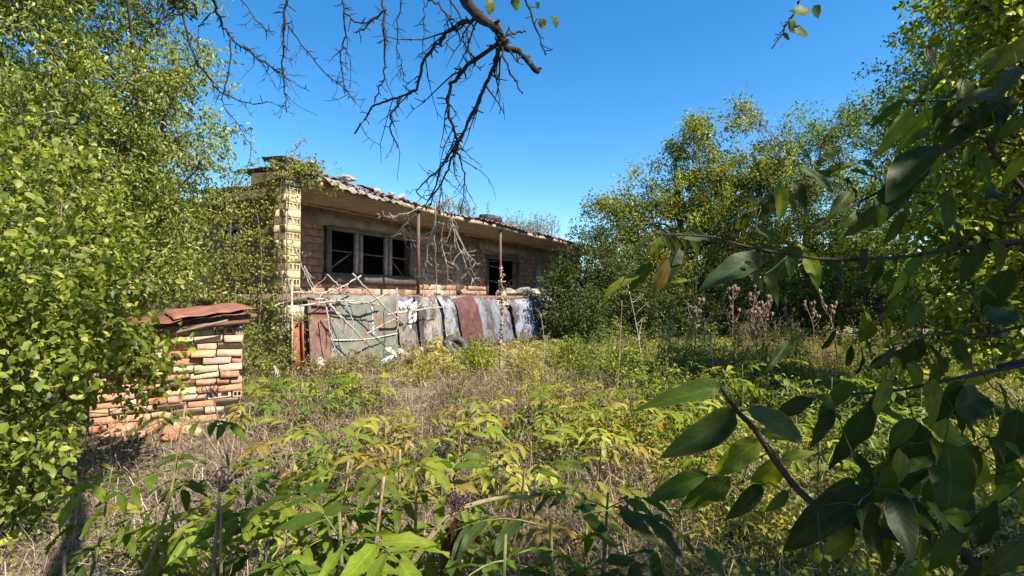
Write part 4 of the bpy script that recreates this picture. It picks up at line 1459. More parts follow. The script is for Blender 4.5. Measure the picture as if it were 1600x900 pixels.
WL = [big_leaf('walnut_leaflet', 20 + i, wmax=.43, peak=.42, wave=.02, fold=.32, curl=.3) for i in range(6)]
EL = [big_leaf('elder_leaflet', 40 + i, wmax=.27, peak=.38, fold=.35, curl=.25, nt=8, ns=4) for i in range(6)]
RL = [big_leaf('pear_leaf', 60 + i, wmax=.72, peak=.45, nt=8, ns=4) for i in range(3)]


def place_leaf(parent, me, base, tip, nrm, width=1.0, color=(.08, .12, .03), name='leaf', pb=None):
    a = np.asarray(tip, float) - np.asarray(base, float)
    L = np.linalg.norm(a)
    a /= L
    b = norm(np.cross(nrm, a))
    n_ = np.cross(a, b)
    m = Matrix(((a[0], b[0], n_[0]), (a[1], b[1], n_[1]), (a[2], b[2], n_[2])))
    o = bpy.data.objects.new(name, me)
    o.rotation_euler = m.to_euler()
    o.location = np.asarray(base) - (pb if pb is not None else 0)
    o.scale = (L, L * width, L)
    o.color = (*color, 1)
    link(o, parent)
    return o


tl = [((762, -2), (767, 22), 2.1, (.16, .17, .06)), ((803, -4), (806, 16), 2.15, (.07, .11, .03)), ((838, 2), (842, 14), 2.15, (.06, .1, .03)), ((845, 28), (848, 46), 2.15, (.2, .2, .1)), ((861, 24), (872, 42), 2.12, (.07, .1, .03)),
      ((1241, 24), (1268, 10), 2.1, (.1, .15, .03)), ((1240, 52), (1267, 48), 2.1, (.05, .08, .03)), ((1271, 9), (1283, 27), 2.1, (.06, .1, .03)), ((1234, 30), (1240, 50), 2.15, (.12, .15, .04)), ((1222, 55), (1236, 60), 2.15, (.1, .13, .05))]
for a, b, Y, c in tl:
    place_leaf(bt, random.choice(RL), at(*a, Y), at(*b, Y + .01), np.array([R.normal(0, .3), -1, .3]), 1.1, c, pb=b0)
# dark leaf clump hanging at the top left
e_, _ = in_ells([tuple(at(288, 4, 2.4)) + (.06, .05, .05), tuple(at(272, -6, 2.4)) + (.07, .05, .05)], 22, .5)
obj('leaf_clump', foliage_mesh('leaf_clump', e_ - b0, 12, .02, .028, [(.02, .035, .012), (.04, .06, .02)], aspect=.4), bt)

# ------------------------------------------------------------------ walnut: big shaded branch in front, crown out of frame
wn = empty('near_walnut_tree', (5.6, -.9, gz(5.6, -.9)), 0, 'walnut tree whose large shaded leaves hang in along the right side', 'tree')
w0 = np.array(wn.location)
tr = MB()
P = spline([w0 - (0, 0, .1), w0 + (-.2, .0, 1.6), w0 + (-.5, -.1, 3.4), w0 + (-.4, .0, 5.0)], 8)
tr.tube(P - w0, np.linspace(.22, .08, len(P)), 10, tint=(.2, .18, .15))
for t in ((4.2, -1.4, 4.8), (6.6, .3, 5.2), (5.4, .7, 4.4), (4.3, -.4, 3.4), (3.9, -1.0, 3.8)):
    s = P[R.integers(12, 22)]
    Q = spline([s, (s + np.array(t)) / 2 + (0, 0, .3), t], 7)
    tr.tube(Q - w0, np.linspace(.08, .02, len(Q)), 7, tint=(.2, .18, .15))
tr.build('trunk', M['bark'], wn, smooth_=True)


def out_of_view(c):
    # keeps the crown clear of the low sun corridor to the lit clearing
    return ~((c[:, 1] > 1.6))


cen, dd = in_ells([(4.9, -1.5, 5.0, 1.5, 1.3, 1.1), (6.2, -.4, 5.2, 1.7, 1.5, 1.3), (5.4, -.9, 3.9, 1.3, 1.1, 1.0), (4.0, -1.0, 3.8, .8, .8, .7), (6.6, .9, 4.6, 1.2, 1.0, 1.2), (4.6, .2, 2.9, .9, .8, .8), (4.7, .0, 4.9, 1.2, 1.0, .9), (2.9, .2, 3.7, .9, .7, .5), (3.9, .6, 2.2, .7, .8, .9)], 430, .5)  # unseen crown, overhead lobes added to shade the foreground and cut skylight
cen = cen[out_of_view(cen)]
obj('crown', foliage_mesh('crown', cen - w0, 24, .3, .17, G_MID, tmpl=OVAL, aspect=.48, droop=.5), wn)

TD, TM, TY, TG, TB = (.028, .048, .009), (.055, .088, .012), (.15, .19, .02), (.052, .08, .036), (.12, .085, .022)  # light put into the tones: TY sunlit leaves, TG glossy grey tops
# (branch points, Y start, Y end, radius, leaves: base px, tip px, width factor, tone)
WB = [
    ([(1640, 872), (1500, 860), (1400, 838), (1318, 812), (1260, 778), (1215, 725), (1180, 672), (1150, 640), (1128, 606)], 1.15, 1.05, .0095, [
        (1128, 604, 995, 618, .8, TM), (1151, 643, 1043, 707, 1.0, TD), (1166, 641, 1276, 690, .95, TG), (1189, 686, 1110, 743, 1.1, TY), (1221, 720, 1166, 766, 1.1, TY), (1189, 675, 1250, 683, 1.0, TM),
        (1221, 718, 1272, 704, .9, TY), (1106, 741, 1010, 779, .95, TM), (1140, 745, 1062, 812, 1.0, TM), (1189, 757, 1138, 812, 1.0, TD), (1231, 768, 1195, 800, 1.0, TM), (1363, 764, 1227, 858, .95, TD),
        (1340, 790, 1400, 875, 1.1, TD), (1400, 770, 1432, 865, 1.2, TD), (1290, 790, 1240, 840, 1.0, TD), (1300, 800, 1330, 890, 1.1, TD), (1460, 845, 1430, 760, 1.1, TD), (1520, 858, 1580, 800, 1.1, TD), (1600, 845, 1540, 905, 1.1, TG), (1560, 866, 1500, 920, 1.2, TD), (1480, 856, 1545, 770, 1.2, TD)]),
    ([(1640, 555), (1600, 570), (1500, 590), (1400, 610), (1320, 616), (1255, 618)], 1.25, 1.2, .005, [
        (1359, 636, 1302, 741, 1.0, TD), (1355, 628, 1425, 660, 1.0, TY), (1427, 655, 1410, 795, 1.25, TD), (1442, 654, 1552, 712, .95, TY), (1476, 690, 1490, 805, 1.45, TM), (1544, 745, 1580, 776, .9, TY), (1530, 758, 1550, 806, 1.0, TY),
        (1270, 622, 1208, 642, 1.4, TD), (1590, 640, 1568, 738, 1.3, TD), (1490, 640, 1575, 615, 1.2, TD), (1430, 655, 1390, 700, 1.3, TM), (1540, 680, 1590, 760, 1.4, TD), (1500, 700, 1560, 770, 1.4, TM), (1300, 640, 1270, 700, 1.0, TD), (1280, 620, 1330, 652, .9, TM), (1380, 610, 1350, 660, 1.1, TD), (1500, 595, 1470, 660, 1.2, TD), (1560, 600, 1600, 680, 1.3, TD)]),
    ([(1640, 500), (1560, 525), (1500, 520), (1440, 525), (1395, 540)], 1.35, 1.3, .004, [
        (1400, 545, 1374, 580, 1.6, TD), (1440, 528, 1412, 582, 1.3, TD), (1450, 540, 1492, 578, 1.4, TD), (1488, 533, 1530, 580, 1.5, TD), (1224, 515, 1262, 532, .9, TY), (1236, 533, 1203, 576, .55, TD), (1305, 513, 1286, 556, .5, TD), (1304, 484, 1327, 522, .6, TD), (1345, 520, 1368, 545, .6, TD), (1380, 540, 1420, 520, .8, TY), (1330, 540, 1322, 580, .7, TD), (1345, 545, 1352, 590, .7, TD), (1560, 520, 1600, 560, 1.3, TD), (1540, 500, 1590, 470, 1.3, TD), (1580, 420, 1540, 500, 1.2, TD)]),
    ([(1640, 366), (1600, 375), (1500, 388), (1400, 402), (1290, 405), (1200, 392), (1140, 378), (1110, 370), (1030, 366)], 1.5, 1.45, .0055, [
        (1024, 362, 1064, 392, 1.0, TD), (1080, 362, 1120, 376, .9, TD), (1076, 364, 1102, 400, 1.0, TG), (1035, 370, 1018, 404, 1.2, TY), (1042, 403, 1035, 458, 1.1, TB), (1048, 440, 1078, 437, .9, TY), (1015, 408, 983, 454, 1.0, TM), (1000, 430, 944, 454, .75, TY), (1190, 402, 1096, 434, 1.0, TG), (1165, 408, 1198, 458, 1.0, TG), (1246, 384, 1204, 434, 1.2, TM),
        (1256, 394, 1286, 448, 1.2, TY), (1195, 428, 1224, 474, 1.0, TM), (1248, 384, 1268, 396, .9, TY), (1290, 404, 1332, 442, 1.1, TD), (1100, 372, 1060, 362, .9, TM), (1070, 366, 1080, 420, 1.0, TD), (1022, 366, 990, 384, 1.0, TM), (1060, 380, 1052, 430, 1.0, TD), (1130, 376, 1096, 400, .8, TM), (1540, 384, 1500, 440, 1.1, TD), (1440, 398, 1410, 440, .9, TM), (1380, 402, 1350, 440, .9, TM), (1040, 404, 1022, 450, 1.1, TB), (1210, 396, 1180, 372, .8, TM), (1230, 400, 1240, 440, 1.0, TD)]),
    ([(1640, 330), (1600, 296), (1560, 250), (1530, 215), (1470, 240), (1400, 285), (1330, 322), (1265, 358)], 1.6, 1.5, .006, [
        (1248, 262, 1310, 290, .8, TG), (1215, 288, 1226, 350, 1.1, TY), (1212, 300, 1184, 344, 1.3, TD), (1240, 283, 1270, 328, 1.4, TD), (1168, 333, 1146, 368, 1.2, TD), (1180, 354, 1219, 378, .9, TG), (1380, 318, 1320, 366, .95, TG), (1415, 283, 1378, 342, 1.2, TD), (1440, 248, 1386, 304, 1.25, TD), (1340, 256, 1288, 264, .9, TY), (1348, 250, 1376, 264, 1.0, TG), (1460, 228, 1393, 292, 1.15, TD), (1300, 270, 1250, 280, .8, TM), (1330, 300, 1300, 340, 1.0, TM), (1352, 312, 1368, 350, 1.0, TY), (1290, 340, 1262, 352, .8, TM), (1540, 310, 1588, 288, 1.2, TD), (1420, 300, 1440, 340, 1.0, TY), (1230, 300, 1250, 340, 1.0, TM), (1270, 290, 1240, 262, .8, TM), (1320, 280, 1350, 300, 1.0, TD), (1188, 322, 1160, 300, .9, TD), (1370, 280, 1330, 262, 1.0, TM), (1312, 262, 1285, 240, .9, TD), (1138, 318, 1122, 328, .8, TB)]),
    ([(1640, 220), (1575, 165), (1520, 155), (1450, 158), (1415, 160)], 1.55, 1.5, .004, [
        (1412, 156, 1354, 200, .65, TM), (1424, 168, 1374, 237, .7, TY), (1463, 165, 1402, 237, .75, TY), (1488, 165, 1462, 226, .9, TM), (1530, 188, 1472, 224, 1.25, TD), (1526, 137, 1473, 152, .7, TG), (1558, 143, 1498, 155, .75, TG), (1586, 105, 1554, 140, .9, TG), (1577, 70, 1526, 102, .9, TY), (1575, 150, 1528, 184, 1.4, TD), (1605, 60, 1568, 98, 1.0, TY), (1510, 160, 1530, 220, 1.2, TD), (1550, 165, 1570, 230, 1.3, TD), (1600, 180, 1560, 220, 1.2, TM), (1480, 158, 1500, 130, .8, TM)])]
FILL = {0: (1270, 1600, 680, 900, 28), 1: (1330, 1600, 590, 760, 16), 2: (1330, 1600, 420, 580, 18), 3: (1200, 1560, 370, 440, 8), 4: (1300, 1600, 180, 350, 18), 5: (1440, 1600, 60, 200, 12)}
for kb, (xa, xb, ya_, yb_, nfill) in FILL.items():
    for _ in range(nfill):
        bx, by = R.uniform(xa, xb), R.uniform(ya_, yb_)
        an, L_ = R.uniform(.4, 2.7), R.uniform(45, 82) * (1 if kb < 2 else .7)
        WB[kb][4].append((bx, by, bx + L_ * math.cos(an), by + L_ * math.sin(an), R.uniform(.8, 1.2), random.choice((TD, TM, TM, TY))))
for pts, ya, yb, r, lv in WB:
    n_ = len(pts)
    Q = [at(x, y, ya + (yb - ya) * i / (n_ - 1)) for i, (x, y) in enumerate(pts)]
    Q = [Q[0] + np.array([1.2, -.35, .35])] + Q
    P = spline(Q, 6)
    m_ = MB()
    m_.tube(P - w0, np.linspace(r * 1.3, r * .45, len(P)), 8, tint=(.045, .032, .026))
    br = m_.build('branch', M['twig'], wn, smooth_=True)
    joints = P.copy()
    lv = sorted(lv, key=lambda q: min((q[0] - x) ** 2 + (q[1] - y) ** 2 for x, y in pts))
    for (bx, by, tx, ty, wf, c) in lv:
        Y = ya + (yb - ya) * .6 + R.normal(.02, .07)
        a = at(bx, by, Y)
        t = at(tx, ty, Y + R.normal(0, .04))
        nrm = np.array([R.normal(.1, .35), -1.0, R.uniform(.2, 1.1)])
        place_leaf(br, random.choice(WL), a, t, nrm, wf * .80, vary(c, .2), pb=w0)
        j = np.argmin(np.linalg.norm(joints - a, axis=1))
        m_ = MB()
        m_.tube(wig(joints[j], a, 4, .004) - w0, [.0018, .0016, .0014, .0012], 5, cap=False, tint=(.07, .075, .025))
        joints = np.vstack([joints, a])
        m_.build('leaf_stalk', M['twig'], br)

# ------------------------------------------------------------------ dwarf elder plants
def elder(label, px, py, Y, tone, near=True, nleaf=None, lean_=None, size=1.0, group=None, bend=None, dark=0):
    """plant whose top is seen at (px,py) at distance Y"""
    top = at(px, py, Y)
    off = lean_ if lean_ is not None else (R.normal(0, .12), R.normal(.05, .12))
    bx, by = top[0] + off[0], top[1] + off[1]
    base = np.array([bx, by, gz(bx, by)])
    if top[2] < base[2] + .2:
        top[2] = base[2] + .25
    root = empty('dwarf_elder', base, 0, label, 'plant', group)
    H = top - base
    P = spline([np.zeros(3), H * .5 + np.array([-off[0] * .25, 0, .03]), H], 6)
    m_ = MB()
    m_.tube(P, np.linspace(.011, .004, len(P)) * size, 6, tint=(.28, .21, .10) if random.random() < .5 else (.16, .17, .06))
    m_.build('stem', M['twig'], root, smooth_=True)
    n_ = nleaf or (7 if near else 7)
    rot0 = R.uniform(0, 6.28)
    for k in range(n_):
        f = 1 - .72 * (k / n_) ** 1.0 if k > 1 else .99
        q = P[min(int(f * (len(P) - 1)), len(P) - 1)]
        az = rot0 + (k // 2) * 1.57 + (k % 2) * math.pi + R.normal(0, .25)
        LL = R.uniform(.20, .30) * size
        up = R.uniform(-.1, .45) if k > 1 else R.uniform(.2, .7)
        d = norm(np.array([math.cos(az), math.sin(az), up]))
        ra = [q]
        for s in range(6):
            d = norm(d - np.array([0, 0, .11 + .05 * (bend or 0)]))
            ra.append(ra[-1] + d * LL / 6)
        ra = np.array(ra)
        col = vary(random.choice(tone), .16)
        npair = 3 if near else 3
        parts = []
        for j in range(npair + 1):
            i = [2, 4, 5, 6][j] if npair == 3 else 6
            dirr = norm(ra[min(i, 6)] - ra[i - 1])
            sidev = norm(np.cross(dirr, [0, 0, 1]))
            upv = np.cross(sidev, dirr)
            ll = LL * R.uniform(.42, .52)
            if j == npair:
                parts.append((ra[6], dirr * ll * 1.1 - [0, 0, .02], upv))
            else:
                for sg in (-1, 1):
                    parts.append((ra[i], norm(dirr * .55 + sidev * sg + R.normal(0, .12, 3) - [0, 0, .18 + .1 * (bend or 0)]) * ll, upv + R.normal(0, .2, 3)))
        if near:
            m_ = MB()
            m_.tube(ra, np.linspace(.0024, .0010, 7) * size, 5, cap=False, tint=(.17, .19, .06))
            lf = m_.build('leaf', M['twig'], root)
            for (b_, v_, nn) in parts:
                place_leaf(lf, random.choice(EL), b_, b_ + v_, nn, R.uniform(.9, 1.25), vary(col, .12), name='leaflet')
        else:
            B_ = np.array([b_ for b_, _, _ in parts])
            A_ = np.array([v_ for _, v_, _ in parts])
            N_ = np.array([nn for _, _, nn in parts])
            ln = np.linalg.norm(A_, axis=1)
            V, F, kk = leaves(B_, A_, N_, ln, ln * .32, OVAL)
            me = mesh_np('leaf', V, F, M['leaf'], tint=np.tile(col, (len(V), 1)))
            obj('leaf', me, root)
    return root, P, base


EG = [(.10, .155, .016), (.165, .22, .022), (.07, .11, .013)]
EY = [(.18, .215, .026), (.28, .285, .045), (.11, .155, .02)]
EO = [(.19, .225, .03), (.27, .20, .05), (.13, .18, .022), (.27, .275, .045)]
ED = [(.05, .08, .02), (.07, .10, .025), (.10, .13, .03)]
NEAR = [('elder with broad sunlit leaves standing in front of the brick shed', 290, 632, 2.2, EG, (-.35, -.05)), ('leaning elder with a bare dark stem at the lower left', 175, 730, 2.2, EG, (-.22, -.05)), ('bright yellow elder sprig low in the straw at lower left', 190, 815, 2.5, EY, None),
        ('elder below the shed with drooping hand-like leaves', 275, 735, 2.6, EG, None), ('elder with tan upright stem left of the bottom centre', 345, 790, 1.75, EY, (0, .02)), ('elder with one big feathered leaf at the bottom edge', 530, 800, 1.45, EG, (.03, .1)), ('elder reaching up between the straw and the bottom centre', 480, 765, 2.1, EG, None),
        ('yellow-tipped elder on a tan stem near the middle', 625, 702, 2.2, EO, (-.05, .02)), ('elder left of the yellow-tipped one, leaves arching left', 545, 712, 2.05, EY + EG, None), ('elder with pale limp leaves beside the berry cluster', 690, 735, 2.2, EG, None), ('dark drooping elder at the bottom right of centre', 860, 795, 1.65, ED, (.05, .05)), ('elder in half shade behind the dark drooping one', 950, 770, 2.0, ED + EG, None), ('elder hanging over the bottom edge right of the arched stem', 790, 835, 1.5, ED, None), ('shaded elder under the walnut leaves', 1060, 835, 1.8, ED, None), ('elder low at the bottom edge left of the feathered leaf', 420, 850, 1.75, EG, None), ('small elder in the straw above the arched stem', 820, 735, 2.7, EO, None), ('elder with orange leaf edges left of the walnut leaf tips', 940, 690, 3.2, EO, None), ('leafy elder at the centre of the picture foot', 590, 770, 2.3, EY + EG, None), ('elder left of the berry cluster with nodding leaflets', 650, 760, 2.0, EG, None), ('tall elder standing behind the tan stem at lower left', 400, 730, 2.6, EY + EG, None), ('broad elder between the tan stem and the feathered leaf', 460, 810, 1.9, EG, None)]
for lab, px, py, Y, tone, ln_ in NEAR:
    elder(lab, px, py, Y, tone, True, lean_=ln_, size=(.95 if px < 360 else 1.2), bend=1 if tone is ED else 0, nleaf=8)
MIDS = [('yellow-green elders below the grey panel', 'elders below the panel', EY + EG, [(400, 600, 6.3), (430, 612, 6.0), (470, 592, 6.6), (500, 600, 6.4), (530, 586, 6.9), (555, 572, 7.2), (480, 625, 5.6), (515, 615, 6.0), (580, 590, 6.6), (420, 590, 7.0), (545, 605, 6.2), (395, 625, 5.5)]),
        ('yellow-orange elders in the sunny patch right of centre', 'elders in the sunny patch', EO + EY, [(850, 605, 5.6), (880, 600, 5.8), (910, 612, 5.4), (940, 605, 5.7), (870, 630, 4.9), (905, 640, 4.6), (950, 635, 4.8), (985, 620, 5.2), (1010, 640, 4.7), (930, 660, 4.3)]),
        ('pale withered elders before the corrugated sheets', 'elders by the tyre', [(.30, .28, .10), (.25, .26, .07), (.36, .28, .13)], [(665, 545, 9.2), (752, 552, 9.2), (785, 550, 9.8), (815, 548, 10.2), (680, 530, 9.6), (700, 552, 9.0), (740, 545, 9.6), (770, 540, 10.2), (800, 535, 10.8), (830, 540, 10.8), (855, 540, 11.2), (690, 500, 10.0), (720, 560, 8.8)]),
        ('yellowing elder sprigs scattered in dry straw', 'elders in the straw', EO + EY, [(600, 640, 4.9), (780, 625, 5.2), (830, 690, 3.8), (455, 660, 4.3), (490, 678, 4.0), (720, 615, 5.4), (745, 640, 4.8), (660, 650, 4.6), (720, 680, 4.0), (770, 690, 3.9), (640, 690, 3.7), (560, 672, 4.1)]),
        ('green-yellow elders on the clearing right side', 'elders right of the clearing', EG + EY, [(1040, 600, 5.4), (1080, 640, 4.6), (1120, 590, 5.6), (1160, 570, 6.2), (1200, 560, 6.6), (1240, 600, 5.2), (1300, 590, 5.6), (1340, 640, 4.4), (1100, 700, 3.6), (1180, 660, 4.0), (1280, 660, 4.0), (990, 590, 6.0), (1390, 600, 5.0), (1440, 580, 5.4)])]
ORD = ['first', 'second', 'third', 'fourth', 'fifth', 'sixth', 'seventh', 'eighth', 'ninth', 'tenth', 'eleventh', 'twelfth', 'thirteenth', 'fourteenth', 'fifteenth', 'sixteenth', 'seventeenth']
for lab, grp, tone, spots in MIDS:
    spots = sorted(spots)
    for k, (px, py, Y) in enumerate(spots):
        which = 'leftmost' if k == 0 else 'rightmost' if k == len(spots) - 1 else ORD[k] + ' from left'
        elder(which + ' of the ' + lab, px, py, Y, tone, False, group=grp, size=R.uniform(.9, 1.25), nleaf=8)

# arched thick elder stem with berries
P = spline([at(628, 905, 1.62), at(665, 850, 1.62), at(702, 806, 1.65), at(740, 788, 1.7), at(785, 778, 1.75), at(832, 776, 1.8)], 8)
b_ = np.array([P[0][0] - .05, P[0][1], gz(P[0][0] - .05, P[0][1])])
arch = empty('arched_elder', b_, 0, 'thick arched olive elder stem rising from the bottom edge', 'plant')
m_ = MB()
P = np.vstack([[b_], P])
m_.tube(P - b_, np.linspace(.012, .006, len(P)), 8, tint=(.26, .23, .09))
m_.build('stem', M['twig'], arch, smooth_=True)


def berries(name, p, n_, r, s, parent, pb):
    m_ = MB()
    for k in range(n_):
        q = p + R.normal(0, 1, 3) * r - pb
        a = np.array([[1, 0, 0], [-1, 0, 0], [0, 1, 0], [0, -1, 0], [0, 0, 1], [0, 0, -1]], float) * s * R.uniform(.8, 1.2)
        m_.add(a + q, [[0, 2, 4], [2, 1, 4], [1, 3, 4], [3, 0, 4], [2, 0, 5], [1, 2, 5], [3, 1, 5], [0, 3, 5]], (.03, .022, .035))
        m_.tube(np.array([q, q * .5 + (p - pb - [0, 0, r[2] * 2]) * .5, p - pb - [0, 0, r[2] * 2.5]]), [.001, .001, .001], 3, cap=False, tint=(.12, .06, .06))
    return m_.build(name, M['twig'], parent)


berries('berry_cluster', at(712, 780, 1.66), 70, (.022, .022, .016), .0042, arch, b_)
for px, py, Y, dx, lab in ((600, 745, 1.8, -.06, 'bare pinkish elder stem slanting up at bottom centre'), (345, 745, 1.75, .0, 'dry tan elder stem topped with dark seeds at lower left'), (330, 610, 3.3, .12, 'elder stalk with dark berries in front of the shed corner'), (1010, 800, 1.9, .1, 'reddish dead stem in the shade below the walnut leaves'), (690, 700, 2.4, .0, 'elder stalk with dark berries above the arched stem'), (100, 860, 2.0, -.1, 'dark leaning stalk at the lower left corner')):
    t = at(px, py, Y)
    bb = np.array([t[0] + dx * 1.2, t[1], gz(t[0] + dx * 1.2, t[1])])
    e = empty('elder_stalk', bb, 0, lab, 'plant', 'bare elder stalks')
    m_ = MB()
    m_.tube(spline([np.zeros(3), (t - bb) * .5 + R.normal(0, .02, 3), t - bb], 6), np.linspace(.010, .005, 13), 7, tint=(.34, .22, .15) if 'dark' not in lab else (.2, .15, .09))
    m_.build('stem', M['twig'], e, smooth_=True)
    if 'berries' in lab or 'seeds' in lab:
        berries('berry_cluster', t, 60, (.03, .03, .02), .005, e, bb)

# dead brown leaf hanks dangling on the arched plant
m_ = empty('withered_leaf', at(712, 800, 1.66), 0, 'withered dark brown leaf hank hanging below the berry cluster', 'leaf')
for k in range(9):
    a = np.array([R.normal(0, .02), R.normal(0, .02), -R.uniform(0, .08)])
    place_leaf(m_, random.choice(EL), a, a + np.array([R.normal(0, .03), R.normal(0, .03), -.10]), np.array([R.normal(0, 1), -1, 0]), 1.3, vary((.06, .035, .025), .3))

# ------------------------------------------------------------------ dry stalks: mullein, teasels, pale weeds
p1, p0 = at(783, 415, 9.0), at(781, 580, 9.0)
p0[2] = gz(p0[0], p0[1])
ml = empty('mullein_stalk', p0, 0, 'tall dry brown mullein stalk in front of the doorway', 'plant')
P = spline([np.zeros(3), (p1 - p0) * .5 + (.02, 0, 0), p1 - p0], 10)
m_ = MB()
m_.tube(P, np.linspace(.022, .012, len(P)), 7, tint=(.36, .25, .16))
m_.build('stem', M['twig'], ml, smooth_=True)
m_ = MB()
for k in range(170):
    f = R.uniform(.15, 1)
    q = P[int(f * (len(P) - 1))] + R.normal(0, .02, 3)
    d = norm(R.normal(0, 1, 3) + [0, 0, .6]) * R.uniform(.02, .07)
    m_.tube(np.array([q, q + d * .6, q + d]), [.006, .012, .004], 5, tint=vary((.38, .27, .18), .25))
tag(m_.build('seed_head', M['twig'], ml), kind='stuff')
for dx, h_ in ((.08, .45), (-.09, .35), (.12, .3)):
    m_ = MB()
    q = P[11]
    m_.tube(spline([q, q + (dx, 0, h_ * .4), q + (dx * 1.1, 0, h_)], 5), .008, 5, tint=(.35, .25, .17))
    m_.build('side_stem', M['twig'], ml)


def teasel(px, py, Y, label, nh=9):
    t = at(px, py, Y)
    b = np.array([t[0] + R.normal(0, .2), t[1] + R.normal(0, .1), gz(t[0], t[1])])
    e = empty('teasel', b, 0, label, 'plant', 'dry teasels at the back of the clearing')
    H = t - b
    m_ = MB()
    P = spline([np.zeros(3), H * .5 + R.normal(0, .07, 3), H], 6)
    m_.tube(P, np.linspace(.014, .007, len(P)), 5, tint=(.22, .16, .10))
    hd = []
    for k in range(nh):
        f = R.uniform(.5, .95)
        q = P[int(f * (len(P) - 1))]
        az = R.uniform(0, 6.28)
        e2 = q + np.array([math.cos(az) * .13, math.sin(az) * .13, R.uniform(.12, .32)]) * R.uniform(.5, 1)
        m_.tube(spline([q, (q + e2) / 2 + np.array([math.cos(az), math.sin(az), 0]) * .03, e2], 3), .005, 4, tint=(.33, .23, .15))
        hd.append(e2)
    m_.build('stem', M['twig'], e)
    for q in hd + [H]:
        s = MB()
        s.tube(np.array([q - (0, 0, .02), q + (0, 0, .012), q + (0, 0, .045), q + (0, 0, .07)]), [.008, .026, .024, .006], 6, tint=vary((.27, .19, .115), .2))
        for k in range(6):
            a = k * 1.05
            s.tube(np.array([q, q + (math.cos(a) * .03, math.sin(a) * .03, .03), q + (math.cos(a) * .035, math.sin(a) * .035, .07)]), [.003, .002, .001], 3, cap=False, tint=(.38, .27, .17))
        s.build('seed_head', M['twig'], e)


for k, (px, py, Y) in enumerate(((1145, 453, 9.5), (1180, 450, 10.8), (1200, 466, 9.2), (1227, 486, 8.6), (1258, 474, 10.8), (1280, 457, 9.5), (1093, 470, 11), (1074, 478, 9.2), (1166, 496, 8.4), (1188, 478, 11))):
    teasel(px, py, Y, ['tallest teasel, left of the middle group', 'teasel with a tall forked head second from the left group', 'bushy teasel in the middle of the group', 'short teasel right of the bushy one', 'slender teasel near the right end of the row', 'rightmost teasel of the row', 'teasel standing apart left of the row', 'leftmost thin teasel near the pale weed stems', 'low teasel in front of the middle group', 'teasel half hidden behind the bushy one'][k], (10, 10, 14, 9, 8, 9, 6, 6, 6, 8)[k])


def paleweed(px0, py0, px1, py1, Y, label, col=(.5, .46, .36), side=9):
    t, b = at(px1, py1, Y), at(px0, py0, Y)
    b[2] = min(b[2], gz(b[0], b[1]) + .02)
    e = empty('pale_weed', b, 0, label, 'plant', 'tall weed stems in the clearing')
    P = spline([np.zeros(3), (t - b) * .5 + R.normal(0, .03, 3), t - b], 7)
    m_ = MB()
    m_.tube(P, np.linspace(.008, .003, len(P)), 5, tint=col)
    cl_ = []
    for k in range(side):
        q = P[R.integers(5, len(P))]
        az = R.uniform(0, 6.28)
        L = R.uniform(.08, .3)
        e2 = q + np.array([math.cos(az) * .7, math.sin(az) * .7, R.uniform(.3, .9)]) * L
        m_.tube(wig(q, e2, 4, .01), [.004, .003, .0025, .0015], 4, cap=False, tint=col)
        cl_ += [q * .4 + e2 * .6, e2]
    m_.build('stem', M['twig'], e)
    obj('foliage', foliage_mesh('foliage', np.array(cl_), 8, .035, .04, [(.2, .2, .08), (.3, .28, .14)], tmpl=NARROW, aspect=.3), e)


for a in ((1008, 560, 982, 448, 7.4, 'tallest pale branching weed stem left of the teasels'), (962, 620, 972, 470, 6.6, 'reddish weed stem beside the pale branching one', (.36, .24, .18), 5), (1040, 560, 1042, 505, 8.2, 'short pale weed stem right of the tall branching one'), (1112, 560, 1103, 500, 8.0, 'thin green-tipped weed stem below the left teasels'), (848, 580, 845, 490, 9.2, 'pale fluffy weed stem in front of the silver sheet', (.45, .36, .26), 12)):
    paleweed(*a)
# sapling shoots and green bush clumps in the clearing
for (x, y, rx, rz_, lab, pal, ls) in ((1.75, 7.4, .55, .45, 'leafy green bramble under the pale weed stems', G_FRESH, .06), (1.15, 9.6, .45, .35, 'dark green bramble at the foot of the last sheet', G_MID, .055), (2.9, 7.0, .7, .35, 'sunlit bramble right of the pale weed stems', G_YEL, .055), (-.65, 8.9, .4, .35, 'bramble clump left of the old tyre', G_YEL, .055), (4.6, 6.3, .8, .5, 'sunlit bramble in front of the mulberry tree', G_YEL, .065), (3.3, 4.6, .7, .45, 'half-shaded bramble behind the walnut leaves', G_MID, .06), (1.7, 5.2, .6, .3, 'yellow-green bramble in the middle of the clearing', G_YEL, .055)):
    tree('bramble', (x, y), (x, y, gz(x, y) + rz_), .008, [(x, y, gz(x, y) + rz_ * .6, rx, rx * .8, rz_)], 70, 26, .09, ls, pal, lab, 'bush', 'brambles in the clearing', droop=.3, nlimb=8, stems=3, zmin=.02)

def weed_clump(name, x, y, h, n_, spread_, pal, label, group, col=(.2, .19, .08), ls=.06, asp=.3, cat='weed', per=6):
    b = np.array([x, y, gz(x, y)])
    e = empty(name, b, 0, label, cat, group)
    tips = []
    m_ = MB()
    for _ in range(n_):
        q = np.array([R.normal(0, spread_), R.normal(0, spread_), 0])
        q[2] = gz(x + q[0], y + q[1]) - b[2]
        t = q + np.array([R.normal(0, .16), R.normal(0, .16), 1]) * h * R.uniform(.4, 1.15)
        Q = wig(q, t, 5, .02)
        m_.tube(Q, [.006, .005, .004, .003, .002], 4, cap=False, tint=col)
        for f in np.linspace(.2, 1, 7):
            tips.append(q * (1 - f) + t * f + R.normal(0, .02, 3))
    tag(m_.build('stems', M['twig'], e), kind='stuff')
    obj('foliage', foliage_mesh('foliage', np.array(tips), per, .06, ls, pal, tmpl=SMALL, aspect=asp, droop=.2), e)


